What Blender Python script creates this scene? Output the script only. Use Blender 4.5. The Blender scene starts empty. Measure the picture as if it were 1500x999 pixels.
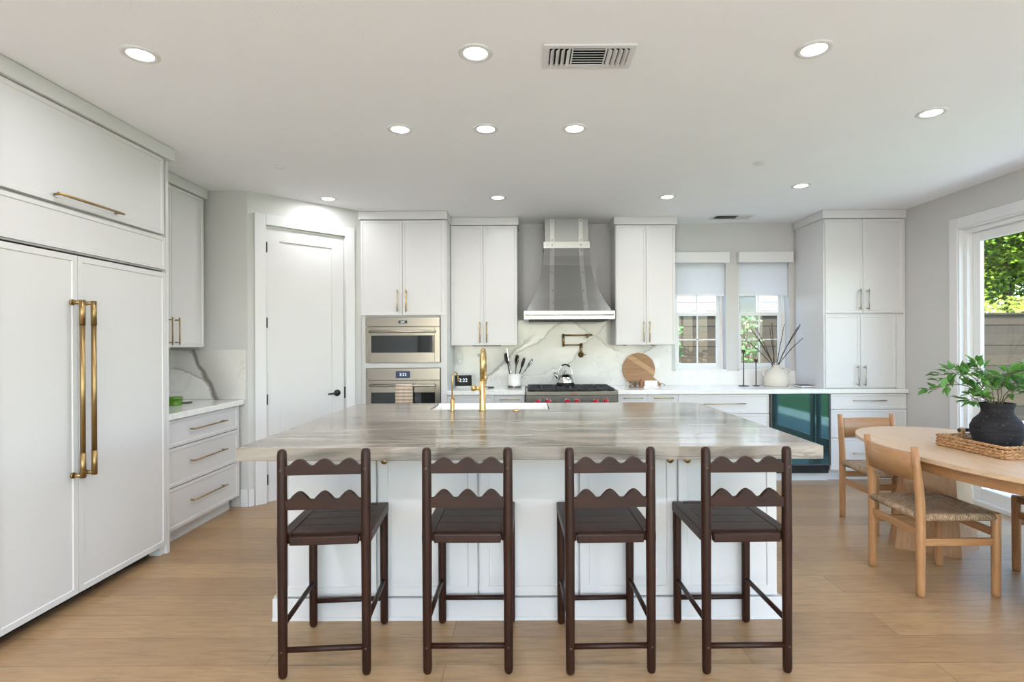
import bpy, bmesh, math, random
from mathutils import Vector, Matrix, noise
random.seed(7)
R = math.radians
scene = bpy.context.scene
col = scene.collection

# ------------------------------------------------------------ camera, sky, sun, exposure
camd = bpy.data.cameras.new('camera'); cam = bpy.data.objects.new('camera', camd); col.objects.link(cam)
camd.lens = 19.2; camd.sensor_width = 36; camd.shift_x = -20/1500; camd.shift_y = 3.5/1500
camd.clip_start = 0.05; camd.clip_end = 200
cam.matrix_world = Matrix.Translation((0, 0, 1.38)) @ Matrix.Rotation(R(90), 4, 'X') @ Matrix.Rotation(-0.0044, 4, 'Z')
scene.camera = cam
scene.view_settings.view_transform = 'Standard'; scene.view_settings.look = 'None'
scene.view_settings.exposure = 0.47; scene.view_settings.gamma = 1; scene.view_settings.use_curve_mapping = False
SKY, SUN, CAN, REAR_FILL_POWER = 1.15, 17.0, 4.1, 11.0
w = bpy.data.worlds.new('sky'); scene.world = w; w.use_nodes = True
nt = w.node_tree; bg = nt.nodes['Background']; sk = nt.nodes.new('ShaderNodeTexSky')
sk.sky_type = 'NISHITA'; sk.sun_disc = False; sk.sun_elevation = R(52); sk.sun_rotation = R(215)
nt.links.new(sk.outputs[0], bg.inputs[0]); bg.inputs[1].default_value = SKY
sd = bpy.data.lights.new('sun', 'SUN'); sd.energy = SUN; sd.angle = R(0.6); sd.color = (1, .955, .91)
so = bpy.data.objects.new('sun', sd); col.objects.link(so)
so.rotation_euler = Vector((0.42, 0.62, -1.0)).to_track_quat('-Z', 'Y').to_euler()
scene.cycles.max_bounces = 10; scene.cycles.diffuse_bounces = 6; scene.cycles.glossy_bounces = 4
scene.cycles.transparent_max_bounces = 12
scene.cycles.use_denoising = True
scene.cycles.sample_clamp_indirect = 6
scene.cycles.caustics_reflective = False; scene.cycles.caustics_refractive = False

CH = 2.69; XL = -3.02; XR = 3.776; YB = 6.01; YF = -4.5

# ------------------------------------------------------------ materials
def lin(c):
    return tuple((v/12.92 if v <= .04045 else ((v+.055)/1.055)**2.4) for v in c)
class N:
    def __init__(s, name):
        s.m = bpy.data.materials.new(name); s.m.use_nodes = True; s.t = s.m.node_tree
        s.b = s.t.nodes['Principled BSDF']
    def n(s, typ, **k):
        x = s.t.nodes.new('ShaderNode'+typ)
        for a, v in k.items(): setattr(x, a, v)
        return x
    def l(s, a, b): s.t.links.new(a, b)
    def coord(s, scale=(1,1,1), rot=(0,0,0)):
        tc = s.n('TexCoord'); mp = s.n('Mapping'); s.l(tc.outputs['Object'], mp.inputs[0])
        mp.inputs['Scale'].default_value = scale; mp.inputs['Rotation'].default_value = rot
        return mp.outputs[0]
    def noise(s, vec, scale, detail=4, rough=.5, dist=0):
        x = s.n('TexNoise'); s.l(vec, x.inputs['Vector'])
        x.inputs['Scale'].default_value = scale; x.inputs['Detail'].default_value = detail
        x.inputs['Roughness'].default_value = rough; x.inputs['Distortion'].default_value = dist
        return x.outputs['Fac']
    def ramp(s, fac, stops):
        x = s.n('ValToRGB'); s.l(fac, x.inputs[0]); e = x.color_ramp.elements
        while len(e) < len(stops): e.new(.5)
        for i, (p, c) in enumerate(stops):
            e[i].position = p; e[i].color = (*c, 1) if len(c) == 3 else c
        return x.outputs[0]
    def mix(s, fac, a, b, mode='MIX'):
        x = s.n('Mix', data_type='RGBA', blend_type=mode)
        for sock, v in ((x.inputs[0], fac), (x.inputs[6], a), (x.inputs[7], b)):
            if hasattr(v, 'is_linked'): s.l(v, sock)
            elif isinstance(v, (int, float)): sock.default_value = v
            else: sock.default_value = (*v, 1)
        return x.outputs[2]
    def math(s, op, a, b=0.0, c=None):
        x = s.n('Math', operation=op)
        for i, v in enumerate((a, b, c)):
            if v is None: continue
            if hasattr(v, 'is_linked'): s.l(v, x.inputs[i])
            else: x.inputs[i].default_value = v
        return x.outputs[0]
    def bump(s, h, strength=.2, dist=.002):
        x = s.n('Bump'); s.l(h, x.inputs['Height']); x.inputs['Strength'].default_value = strength
        x.inputs['Distance'].default_value = dist; s.l(x.outputs[0], s.b.inputs['Normal'])
    def set(s, col=None, rough=None, metal=None, **k):
        if col is not None:
            if hasattr(col, 'is_linked'): s.l(col, s.b.inputs['Base Color'])
            else: s.b.inputs['Base Color'].default_value = (*col, 1)
        if rough is not None:
            if hasattr(rough, 'is_linked'): s.l(rough, s.b.inputs['Roughness'])
            else: s.b.inputs['Roughness'].default_value = rough
        if metal is not None: s.b.inputs['Metallic'].default_value = metal
        for a, v in k.items(): s.b.inputs[a.replace('_', ' ')].default_value = v
        return s.m

def paint(name, c, rough=.4, bs=60, bstr=.03):
    m = N(name); v = m.coord()
    f = m.noise(v, 3, 2)
    m.bump(m.noise(v, bs, 3), bstr, .002)
    return m.set(m.ramp(f, [(.3, tuple(x*.985 for x in c)), (.7, c)]), rough)
M = {}
M['white'] = paint('white_cabinet_paint', (.645, .64, .64), .35)
M['trim'] = paint('white_trim_paint', (.68, .68, .685), .35)
M['wall'] = paint('greige_wall_paint', (.56, .555, .54), .75, 90, .12)
M['ceil'] = paint('ceiling_paint', (.87, .885, .905), .9, 110, .35)
M['vinyl'] = paint('white_window_frame', (.75, .76, .76), .3)
def cloth(name, c):
    m = N(name); f = m.noise(m.coord(), 300, 2); cc = m.ramp(f, [(.3, tuple(x*.97 for x in c)), (.7, c)]); m.set(cc, .9)
    tl = m.n('BsdfTranslucent'); m.l(cc, tl.inputs[0]); mx = m.n('MixShader'); mx.inputs[0].default_value = .42
    m.l(m.b.outputs[0], mx.inputs[1]); m.l(tl.outputs[0], mx.inputs[2]); m.l(mx.outputs[0], m.t.nodes['Material Output'].inputs[0])
    return m.m
M['shade'] = cloth('roller_shade_fabric', (.84, .85, .87))
M['ceramic'] = paint('white_glazed_ceramic', (.84, .83, .81), .15)
M['black'] = paint('black_metal', (.010, .010, .010), .45)
M['dark'] = paint('dark_void_liner', (.01, .01, .01), .7)
M['iron'] = paint('cast_iron', (.02, .02, .021), .55, 300, .3)
M['concrete'] = paint('pale_patio_concrete', (.60, .57, .54), .9, 60, .3)
M['red'] = paint('red_knob_plastic', (.42, .008, .014), .25)
M['redprint'] = paint('red_enamel_letters', (.45, .01, .01), .4)
M['green_tin'] = paint('green_painted_tin', (.08, .20, .012), .35, 20, .3)
M['plastic'] = paint('white_plastic', (.80, .80, .79), .35)
M['leather'] = paint('dark_brown_leather', (.06, .03, .02), .6)
M['stone_pot'] = paint('cream_stoneware', (.62, .575, .50), .75, 40, .5)
M['twig'] = paint('dark_twig_bark', (.045, .03, .03), .8)
M['twig2'] = paint('green_brown_stem', (.14, .11, .06), .7)
M['bark'] = paint('tree_bark', (.10, .07, .05), .9)
M['siding'] = paint('pale_house_siding', (.20, .21, .217), .7)
M['roof'] = paint('grey_shingle', (.12, .12, .125), .9)
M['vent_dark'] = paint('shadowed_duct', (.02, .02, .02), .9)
M['slate'] = paint('dark_slate', (.05, .05, .05), .5)

def metal(name, c, rough, brushed=(1, 1, 60)):
    m = N(name); v = m.coord(brushed)
    f = m.noise(v, 12, 3)
    m.bump(f, .04, .001)
    return m.set(m.ramp(f, [(.3, tuple(x*.93 for x in c)), (.7, c)]), rough, 1.0)
M['brass'] = metal('aged_brass', (.38, .26, .115), .36, (4, 4, 4))
M['gold'] = metal('brushed_gold', (.66, .46, .19), .26, (40, 40, 2))
M['steel'] = metal('brushed_steel', (.27, .245, .215), .24, (1, 1, 60))
M['hood'] = metal('brushed_hood_steel', (.40, .40, .385), .36, (40, 40, 1))
M['polished'] = metal('polished_steel', (.36, .36, .35), .2)
M['strap'] = metal('satin_strap_steel', (.60, .60, .575), .34)
M['nickel'] = metal('champagne_nickel', (.50, .46, .38), .3)
M['chrome'] = metal('chrome', (.72, .72, .71), .09)

def wood(name, dark, light, axis=0, rough=.45, scale=3.0, spec=.5):
    m = N(name); sc = [14, 14, 14]; sc[axis] = 1.0
    v = m.coord(tuple(sc)); v2 = m.coord(tuple(s*4 for s in sc))
    f = m.noise(v, scale, 6, .6, .8); g = m.noise(v2, scale*1.7, 3, .5)
    c = m.mix(.35, m.ramp(f, [(.25, dark), (.75, light)]), m.ramp(g, [(.3, dark), (.7, light)]))
    m.bump(g, .12, .001)
    return m.set(c, rough, Specular_IOR_Level=spec)
WAL = ((.006, .0028, .0018), (.044, .0125, .0052))
for a in (0, 1, 2): M['walnut%d' % a] = wood('dark_stained_wood_%s' % 'xyz'[a], *WAL, a, .42, 3.0, .28)
for a in (0, 1, 2): M['oak%d' % a] = wood('warm_oak_%s' % 'xyz'[a], (.27, .125, .048), (.47, .255, .115), a, .42)
M['oaktop'] = wood('pale_oak_tabletop', (.46, .31, .19), (.66, .47, .31), 1, .4)
M['board'] = wood('acacia_board', (.25, .125, .055), (.47, .26, .125), 0, .5, 2)
M['boardlight'] = wood('acacia_board_pale_stave', (.42, .25, .12), (.60, .38, .20), 0, .5, 2)
M['teak'] = wood('turned_teak', (.20, .08, .035), (.40, .19, .09), 2, .5)

def rattan():
    m = N('woven_rattan'); v = m.coord((30, 30, 90))
    f = m.noise(v, 2.2, 4, .6)
    m.bump(f, .9, .006)
    return m.set(m.ramp(f, [(.3, (.16, .07, .03)), (.5, (.45, .24, .10)), (.7, (.68, .46, .27))]), .7)
M['rattan'] = rattan()
def rush():
    m = N('woven_rush_cord'); tc = m.n('TexCoord'); sp = m.n('SeparateXYZ'); m.l(tc.outputs['Object'], sp.inputs[0])
    ax = m.math('ABSOLUTE', sp.outputs[0]); ay = m.math('ABSOLUTE', sp.outputs[1])
    gt = m.math('GREATER_THAN', ay, ax)
    mixn = m.n('Mix', data_type='FLOAT'); m.l(gt, mixn.inputs[0]); m.l(sp.outputs[1], mixn.inputs[2]); m.l(sp.outputs[0], mixn.inputs[3])
    wv = m.math('SINE', m.math('MULTIPLY', mixn.outputs[0], 700))
    ns = m.noise(m.coord(), 55, 3)
    f = m.math('ADD', m.math('MULTIPLY', wv, .3), m.math('MULTIPLY', ns, 1.0))
    m.bump(wv, .7, .003)
    return m.set(m.ramp(f, [(.15, (.13, .08, .045)), (.5, (.38, .25, .15)), (.85, (.58, .42, .27))]), .7)
M['rush'] = rush()

def floor_mat():
    m = N('oak_floor_planks'); tc = m.n('TexCoord'); mp = m.n('Mapping'); m.l(tc.outputs['Object'], mp.inputs[0])
    mp.inputs['Location'].default_value = (.35, -.148, 0)
    b = m.n('TexBrick', offset=.37, offset_frequency=2, squash=1, squash_frequency=2); m.l(mp.outputs[0], b.inputs['Vector'])
    b.inputs['Color1'].default_value = (0, 0, 0, 1); b.inputs['Color2'].default_value = (1, 1, 1, 1)
    b.inputs['Mortar'].default_value = (.5, .5, .5, 1)
    b.inputs['Scale'].default_value = 1; b.inputs['Mortar Size'].default_value = .0013
    b.inputs['Mortar Smooth'].default_value = .0; b.inputs['Brick Width'].default_value = 2.1; b.inputs['Row Height'].default_value = .22
    g = m.noise(m.coord((1.2, 14, 1)), 3.5, 7, .62, 1.2)
    g2 = m.noise(m.coord((3, 90, 1)), 3, 3)
    c = m.mix(b.outputs['Color'], (.325, .187, .082), (.455, .282, .128))
    grain = m.ramp(g, [(.25, (.52, .48, .43)), (.55, (1, 1, 1)), (.8, (1.1, 1.1, 1.12))])
    c = m.mix(1, c, grain, 'MULTIPLY')
    c = m.mix(.3, c, m.ramp(g2, [(.3, (.29, .20, .125)), (.7, (.53, .38, .25))]))
    c = m.mix(b.outputs['Fac'], c, (.14, .085, .045))
    m.bump(m.math('SUBTRACT', m.math('MULTIPLY', g2, .3), b.outputs['Fac']), .2, .0015)
    return m.set(c, m.math('ADD', m.math('MULTIPLY', g, .12), .26))
M['floor'] = floor_mat()

def marble(name, base, vein, veinw=.022, scale=1.1, rot=(0, R(35), 0), strength=.75, cloud=.35, seed=0):
    m = N(name); tc = m.n('TexCoord'); mp = m.n('Mapping'); m.l(tc.outputs['Object'], mp.inputs[0])
    mp.inputs['Rotation'].default_value = rot; mp.inputs['Scale'].default_value = (1, 1, .45); mp.inputs['Location'].default_value = (seed, seed*.7, seed*1.3)
    v = mp.outputs[0]
    w1 = m.n('TexNoise'); m.l(v, w1.inputs['Vector']); w1.inputs['Scale'].default_value = 1.6; w1.inputs['Detail'].default_value = 5
    vm = m.n('VectorMath', operation='SCALE'); m.l(w1.outputs['Color'], vm.inputs[0]); vm.inputs['Scale'].default_value = .55
    va = m.n('VectorMath', operation='ADD'); m.l(v, va.inputs[0]); m.l(vm.outputs[0], va.inputs[1])
    n1 = m.noise(va.outputs[0], scale, 5, .55)
    ridge = m.math('ABSOLUTE', m.math('SUBTRACT', n1, .5))
    vfac = m.ramp(ridge, [(0, (1, 1, 1)), (veinw*.35, (.8, .8, .8)), (veinw*1.6, (0, 0, 0))])
    mask = m.ramp(m.noise(v, 1.3, 2), [(.42, (0, 0, 0)), (.6, (1, 1, 1))])
    vf = m.math('MULTIPLY', m.math('MULTIPLY', vfac, mask), strength)
    n2 = m.noise(va.outputs[0], scale*2.6, 6, .6)
    r2 = m.ramp(m.math('ABSOLUTE', m.math('SUBTRACT', n2, .5)), [(0, (1, 1, 1)), (.02, (0, 0, 0))])
    vf2 = m.math('MULTIPLY', r2, strength*.25)
    cl = m.math('MULTIPLY', m.ramp(m.noise(va.outputs[0], .9, 3), [(.5, (0, 0, 0)), (.68, (1, 1, 1))]), cloud)
    c = m.mix(cl, base, tuple((a+b)/2 for a, b in zip(base, vein)))
    c = m.mix(vf2, c, vein); c = m.mix(vf, c, vein)
    return m.set(c, .13)

M['countermarble'] = marble('white_quartz_counter', (.78, .775, .76), (.40, .39, .37), .014, .8, (0, 0, R(40)), .5, .1, 5)
def veined(name, base, vein, lines, warp=.16):
    m = N(name); tc = m.n('TexCoord'); sp = m.n('SeparateXYZ'); m.l(tc.outputs['Object'], sp.inputs[0])
    v = tc.outputs['Object']
    n1 = m.math('SUBTRACT', m.noise(v, 2.2, 5, .55), .5); n2 = m.math('SUBTRACT', m.noise(v, 9, 4, .6), .5)
    tot = None
    for (xa, za, xb, zb, wd, st, side) in lines:
        L = math.hypot(xb-xa, zb-za); nx, nz = -(zb-za)/L, (xb-xa)/L; c = nx*xa+nz*za
        d = m.math('ADD', m.math('MULTIPLY', sp.outputs[0], nx), m.math('MULTIPLY', sp.outputs[2], nz))
        d = m.math('ADD', m.math('SUBTRACT', d, c), m.math('ADD', m.math('MULTIPLY', n1, warp*2), m.math('MULTIPLY', n2, warp*.35)))
        tx, tz = (xb-xa)/L, (zb-za)/L
        t_ = m.math('SUBTRACT', m.math('ADD', m.math('MULTIPLY', sp.outputs[0], tx), m.math('MULTIPLY', sp.outputs[2], tz)), tx*xa+tz*za+L/2)
        fade = m.ramp(m.math('DIVIDE', m.math('ABSOLUTE', t_), L), [(.42, (1, 1, 1)), (.66, (0, 0, 0))])
        core = m.ramp(m.math('DIVIDE', m.math('ABSOLUTE', d), wd*3), [(0, (1, 1, 1)), (.3, (.7, .7, .7)), (.55, (0, 0, 0))])
        soft = m.ramp(m.math('MULTIPLY_ADD', d, side, 0.0) if 0 else m.math('MULTIPLY', d, side), [(0, (.0, .0, .0)), (.004, (.5, .5, .5)), (.26, (0, 0, 0))])
        one = m.math('MULTIPLY', m.math('MULTIPLY', m.math('MAXIMUM', core, soft), fade), st)
        tot = one if tot is None else m.math('MAXIMUM', tot, one)
    fine = m.ramp(m.math('ABSOLUTE', m.math('SUBTRACT', m.noise(v, 3.3, 6, .6, .7), .5)), [(0, (1, 1, 1)), (.018, (0, 0, 0))])
    tot = m.math('MAXIMUM', tot, m.math('MULTIPLY', fine, .16))
    return m.set(m.mix(tot, base, vein), .13)
M['marble'] = veined('calacatta_marble', (.76, .755, .735), (.20, .21, .19),
    [(-.48, .92, .02, 1.45, .020, .85, 1), (-.10, 1.25, .42, 1.62, .012, .75, -1), (.50, 1.62, 1.0, 1.30, .010, .6, 1), (.30, 1.02, .98, 1.66, .007, .6, -1), (1.28, 1.25, 1.62, 1.40, .007, .5, 1), (-.10, 1.0, .35, 1.12, .006, .4, 1)])
M['marbleleft'] = veined('calacatta_marble_end_slab', (.72, .70, .67), (.17, .15, .125),
    [(-2.86, 1.38, -2.60, .88, .022, 1.0, 1), (-3.0, 1.16, -2.68, 1.08, .008, .6, 1), (-2.98, 1.33, -2.80, 1.31, .02, .6, -1)], .10)

def quartzite():
    m = N('veined_quartzite')
    v = m.coord((.5, 3.0, 3.0), (0, 0, R(4)))
    a = m.noise(v, 1.9, 7, .6, 1.0)
    b2 = m.noise(m.coord((.35, 5.5, 5.5), (0, 0, R(-5))), 2.2, 5, .55, .6)
    ridge = m.ramp(m.math('ABSOLUTE', m.math('SUBTRACT', b2, .5)), [(0, (1, 1, 1)), (.02, (0, 0, 0))])
    msk = m.ramp(m.noise(v, 1.2, 2), [(.44, (0, 0, 0)), (.56, (1, 1, 1))])
    c = m.ramp(a, [(.28, (.06, .06, .052)), (.43, (.18, .162, .132)), (.58, (.33, .285, .235)), (.8, (.42, .385, .34))])
    c = m.mix(m.math('MULTIPLY', m.math('MULTIPLY', ridge, msk), .8), c, (.06, .052, .045))
    return m.set(c, .15, Specular_IOR_Level=.62)
M['quartzite'] = quartzite()

def glass(name, tint=(1, 1, 1), refl=.08, rough=0.0):
    m = N(name); t = m.t; t.nodes.remove(m.b)
    tr = m.n('BsdfTransparent'); tr.inputs[0].default_value = (*tint, 1)
    gl = m.n('BsdfGlossy'); gl.inputs['Roughness'].default_value = rough
    fr = m.n('LayerWeight'); fr.inputs[0].default_value = .5
    f = m.math('ADD', m.math('MULTIPLY', m.math('POWER', fr.outputs['Facing'], 4.5), .85), refl)
    mx = m.n('MixShader'); m.l(f, mx.inputs[0]); m.l(tr.outputs[0], mx.inputs[1]); m.l(gl.outputs[0], mx.inputs[2])
    m.l(mx.outputs[0], t.nodes['Material Output'].inputs[0])
    return m.m
M['glass'] = glass('window_glass', (.97, .985, .98), .02)
M['jarglass'] = glass('clear_jar_glass', (.90, .92, .91), .12)
def darkglass(name, c=(.008, .009, .010), tint=None):
    m = N(name); f = m.noise(m.coord(), 2, 1)
    m.set(m.ramp(f, [(0, c), (1, tuple(x*1.2 for x in c))]), .03, Specular_IOR_Level=.55)
    if tint: m.b.inputs['Specular Tint'].default_value = (*tint, 1); m.b.inputs['IOR'].default_value = 1.7
    return m.m
M['ovenglass'] = darkglass('black_oven_glass')
M['coolerglass'] = darkglass('blue_coated_glass', (.006, .012, .016), (.50, .95, .92))
M['screen'] = darkglass('black_screen')
def emit(name, c, s):
    m = N(name); m.set((0, 0, 0), .5); m.b.inputs['Emission Color'].default_value = (*c, 1); m.b.inputs['Emission Strength'].default_value = s
    f = m.noise(m.coord(), 3, 1); m.l(m.ramp(f, [(0, (0, 0, 0)), (1, (.01, .01, .01))]), m.b.inputs['Base Color'])
    return m.m
M['led'] = emit('led_diffuser', (1, .95, .88), 9)
M['digits'] = emit('lit_clock_digits', (.75, .88, 1), 1.2)
M['navy'] = emit('lit_navy_display', (.02, .04, .10), .6)

def foliage(name, a, b, trans=.25):
    m = N(name); f = m.noise(m.coord(), 1.6, 3); g = m.noise(m.coord(), 14, 2)
    c = m.ramp(m.math('ADD', m.math('MULTIPLY', f, .5), m.math('MULTIPLY', g, .5)), [(.35, a), (.65, b)])
    m.set(c, .5)
    tl = m.n('BsdfTranslucent'); m.l(c, tl.inputs[0]); mx = m.n('MixShader'); mx.inputs[0].default_value = trans
    m.l(m.b.outputs[0], mx.inputs[1]); m.l(tl.outputs[0], mx.inputs[2]); m.l(mx.outputs[0], m.t.nodes['Material Output'].inputs[0])
    return m.m
M['leaf'] = foliage('green_houseplant_leaf', (.045, .17, .03), (.17, .38, .075))
M['treeleaf'] = foliage('bright_tree_leaf', (.06, .17, .01), (.30, .38, .02), .45)
M['bushleaf'] = foliage('yellow_green_bush_leaf', (.12, .17, .008), (.26, .27, .02), .4)
M['shrubleaf'] = foliage('shrub_leaf', (.03, .10, .018), (.09, .20, .05), .3)
def lawn():
    m = N('short_green_turf'); f = m.noise(m.coord(), 25, 5, .7); g = m.noise(m.coord(), .6, 2)
    m.bump(f, .8, .02)
    return m.set(m.mix(g, m.ramp(f, [(.3, (.03, .07, .012)), (.7, (.08, .16, .03))]), (.06, .15, .025)), .9)
M['lawn'] = lawn()
def fence_mat():
    m = N('weathered_fence_boards'); tc = m.n('TexCoord'); mp = m.n('Mapping'); m.l(tc.outputs['Object'], mp.inputs[0])
    mp.inputs['Rotation'].default_value = (R(-90), 0, 0)
    g = m.noise(m.coord((1.5, 1, 18)), 2.5, 6, .65, .8)
    sp = m.n('SeparateXYZ'); m.l(tc.outputs['Object'], sp.inputs[0])
    wn = m.n('TexWhiteNoise', noise_dimensions='1D'); m.l(m.math('FLOOR', m.math('DIVIDE', m.math('SUBTRACT', sp.outputs[2], .03), .178)), wn.inputs['W'])
    info = wn.outputs['Value']
    c = m.mix(info, (.006, .004, .0015), (.034, .022, .009))
    c = m.mix(1, c, m.ramp(g, [(.3, (.55, .55, .55)), (.7, (1.15, 1.15, 1.15))]), 'MULTIPLY')
    m.bump(g, .4, .004)
    return m.set(c, .85)
M['fence'] = fence_mat()
def towel():
    m = N('striped_linen_towel'); tc = m.n('TexCoord'); sp = m.n('SeparateXYZ'); m.l(tc.outputs['Object'], sp.inputs[0])
    wv = m.math('SINE', m.math('MULTIPLY', sp.outputs[2], 190))
    c = m.ramp(m.math('ADD', m.math('MULTIPLY', wv, .5), .5), [(.3, (.62, .52, .42)), (.6, (.36, .27, .20))])
    m.bump(m.noise(m.coord(), 300, 2), .3, .001)
    return m.set(c, .9)
M['towel'] = towel()
def pot():
    m = N('rough_black_pottery'); v = m.coord((1, 1, 10)); f = m.noise(v, 7, 6, .7)
    sp = m.noise(m.coord(), 90, 2)
    c = m.mix(m.ramp(sp, [(.66, (0, 0, 0)), (.74, (.5, .5, .5))]), m.ramp(f, [(.3, (.010, .010, .012)), (.7, (.035, .033, .036))]), (.25, .2, .17))
    m.bump(f, .7, .006)
    return m.set(c, .8, Specular_IOR_Level=.2)
M['pot'] = pot()

# ------------------------------------------------------------ geometry helpers (coordinates are local to the thing)
class MB:
    def __init__(s): s.bm = bmesh.new()
    def box(s, x0, x1, y0, y1, z0, z1, bev=0, seg=1, rot=None):
        mt = Matrix.Translation(((x0+x1)/2, (y0+y1)/2, (z0+z1)/2))
        if rot: mt = mt @ rot
        r = bmesh.ops.create_cube(s.bm, size=1, matrix=mt @ Matrix.Diagonal((abs(x1-x0), abs(y1-y0), abs(z1-z0), 1)))
        if bev:
            ed = list({e for v in r['verts'] for e in v.link_edges})
            bmesh.ops.bevel(s.bm, geom=ed, offset=bev, segments=seg, affect='EDGES', profile=.5)
        return s
    def tube(s, pts, rad, n=12, cap=True, closed=False):
        pts = [Vector(p) for p in pts]; L = len(pts)
        rads = rad if isinstance(rad, (list, tuple)) else [rad]*L
        rings = []; prev = None
        for i, p in enumerate(pts):
            if closed: d = pts[(i+1) % L]-pts[i-1]
            else: d = pts[min(i+1, L-1)]-pts[max(i-1, 0)]
            d.normalize()
            if prev is None: a = d.orthogonal().normalized()
            else:
                a = (prev-d*prev.dot(d))
                a = a.normalized() if a.length > 1e-6 else d.orthogonal().normalized()
            prev = a; b = d.cross(a)
            rings.append([s.bm.verts.new(p+(a*math.cos(2*math.pi*k/n)+b*math.sin(2*math.pi*k/n))*rads[i]) for k in range(n)])
        m = L if closed else L-1
        for i in range(m):
            r0, r1 = rings[i], rings[(i+1) % L]
            for k in range(n):
                f = s.bm.faces.new((r0[k], r0[(k+1) % n], r1[(k+1) % n], r1[k])); f.smooth = True
        if cap and not closed:
            s.bm.faces.new(rings[0][::-1]); s.bm.faces.new(rings[-1])
        return s
    def cyl(s, a, b, r, n=16): return s.tube([a, b], r, n)
    def lathe(s, prof, c=(0, 0, 0), n=32, axis=None):
        mt = axis or Matrix()
        rings = []
        for r, z in prof:
            if r < 1e-6: rings.append([s.bm.verts.new(Vector(c)+mt @ Vector((0, 0, z)))])
            else: rings.append([s.bm.verts.new(Vector(c)+mt @ Vector((r*math.cos(2*math.pi*k/n), r*math.sin(2*math.pi*k/n), z))) for k in range(n)])
        for r0, r1 in zip(rings, rings[1:]):
            for k in range(n):
                k2 = (k+1) % n
                if len(r0) == 1 and len(r1) == 1: continue
                if len(r0) == 1: f = s.bm.faces.new((r0[0], r1[k2], r1[k]))
                elif len(r1) == 1: f = s.bm.faces.new((r0[k], r0[k2], r1[0]))
                else: f = s.bm.faces.new((r0[k], r0[k2], r1[k2], r1[k]))
                f.smooth = True
        return s
    def prism(s, poly, z0, z1, mt=None, top=None, bev=0):
        mt = mt or Matrix(); top = top or poly
        a = [s.bm.verts.new(mt @ Vector((x, y, z0))) for x, y in poly]
        b = [s.bm.verts.new(mt @ Vector((x, y, z1))) for x, y in top]
        n = len(poly); fs = [s.bm.faces.new(a[::-1]), s.bm.faces.new(b)]
        for i in range(n): fs.append(s.bm.faces.new((a[i], a[(i+1) % n], b[(i+1) % n], b[i])))
        if bev:
            ed = list({e for f in fs[:2] for e in f.edges})
            bmesh.ops.bevel(s.bm, geom=ed, offset=bev, segments=2, affect='EDGES', profile=.5)
        return s
    def panel(s, x0, x1, z0, z1, yf=0, th=.02, rail=.02, rec=.006, g=.0018):
        """cabinet front facing -y with a slim frame around a recessed field"""
        x0 += g; x1 -= g; z0 += g; z1 -= g; V = s.bm.verts.new
        def q(a, b, c, d, y): return [V((a, y, c)), V((b, y, c)), V((b, y, d)), V((a, y, d))]
        o = q(x0, x1, z0, z1, yf); k = q(x0, x1, z0, z1, yf+th)
        i = q(x0+rail, x1-rail, z0+rail, z1-rail, yf); e = .004
        j = q(x0+rail+e, x1-rail-e, z0+rail+e, z1-rail-e, yf+rec)
        for u in range(4):
            v = (u+1) % 4
            for A, B in ((k, o), (o, i), (i, j)): s.bm.faces.new((A[u], A[v], B[v], B[u]))
        s.bm.faces.new(j); s.bm.faces.new(k[::-1])
        return s
    def build(s, name, mat, parent=None, label=None):
        bmesh.ops.recalc_face_normals(s.bm, faces=s.bm.faces)
        me = bpy.data.meshes.new(name); s.bm.to_mesh(me); s.bm.free()
        me.materials.append(M[mat] if isinstance(mat, str) else mat)
        o = bpy.data.objects.new(name, me); col.objects.link(o)
        if parent: o.parent = parent
        if label: o['label'] = label
        return o

def thing(name, label, cat, loc=(0, 0, 0), rz=0, group=None):
    o = bpy.data.objects.new(name, None); col.objects.link(o); o.empty_display_size = .1
    o.location = loc; o.rotation_euler = (0, 0, R(rz)); o['label'] = label; o['category'] = cat
    if group: o['group'] = group
    return o
def tag(o, label, cat, group=None, kind=None, loc=None):
    o['label'] = label; o['category'] = cat
    if group: o['group'] = group
    if kind: o['kind'] = kind
    if loc: o.location = loc
    return o
def struct(o, kind='structure', label=None):
    o['kind'] = kind
    if label: o['label'] = label
    return o
def dup(o, parent=None):
    c = o.copy(); col.objects.link(c)
    if parent is not None: c.parent = parent
    for ch in list(o.children): dup(ch, c)
    return c
def text_mesh(txt, size, mat, parent, name, loc, rot=(R(90), 0, 0), ext=.0006):
    cu = bpy.data.curves.new('lettering', 'FONT'); cu.body = txt; cu.size = size; cu.extrude = ext; cu.align_x = 'CENTER'; cu.align_y = 'CENTER'
    t = bpy.data.objects.new('lettering', cu); col.objects.link(t)
    dg = bpy.context.evaluated_depsgraph_get(); me = bpy.data.meshes.new_from_object(t.evaluated_get(dg))
    bpy.data.objects.remove(t); me.transform(Matrix.Translation(loc) @ (Matrix.Rotation(rot[2], 4, 'Z') @ Matrix.Rotation(rot[0], 4, 'X')))
    me.materials.clear(); me.materials.append(M[mat])
    o = bpy.data.objects.new(name, me); col.objects.link(o); o.parent = parent
    return o
def pull(parent, x, z, L, vertical, mat, yf=0, r=.0055, out=.034):
    """bar pull on a front at y=yf facing -y"""
    b = MB(); h = L/2
    if vertical:
        b.tube([(x, yf-out, z-h), (x, yf-out, z+h)], r, 10)
        for s_ in (-1, 1): b.tube([(x, yf+.001, z+s_*h*.82), (x, yf-out, z+s_*h*.82)], r*.85, 8)
    else:
        b.tube([(x-h, yf-out, z), (x+h, yf-out, z)], r, 10)
        for s_ in (-1, 1): b.tube([(x+s_*h*.9, yf+.001, z), (x+s_*h*.9, yf-out, z)], r*.85, 8)
    return b.build('handle', mat, parent)

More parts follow.
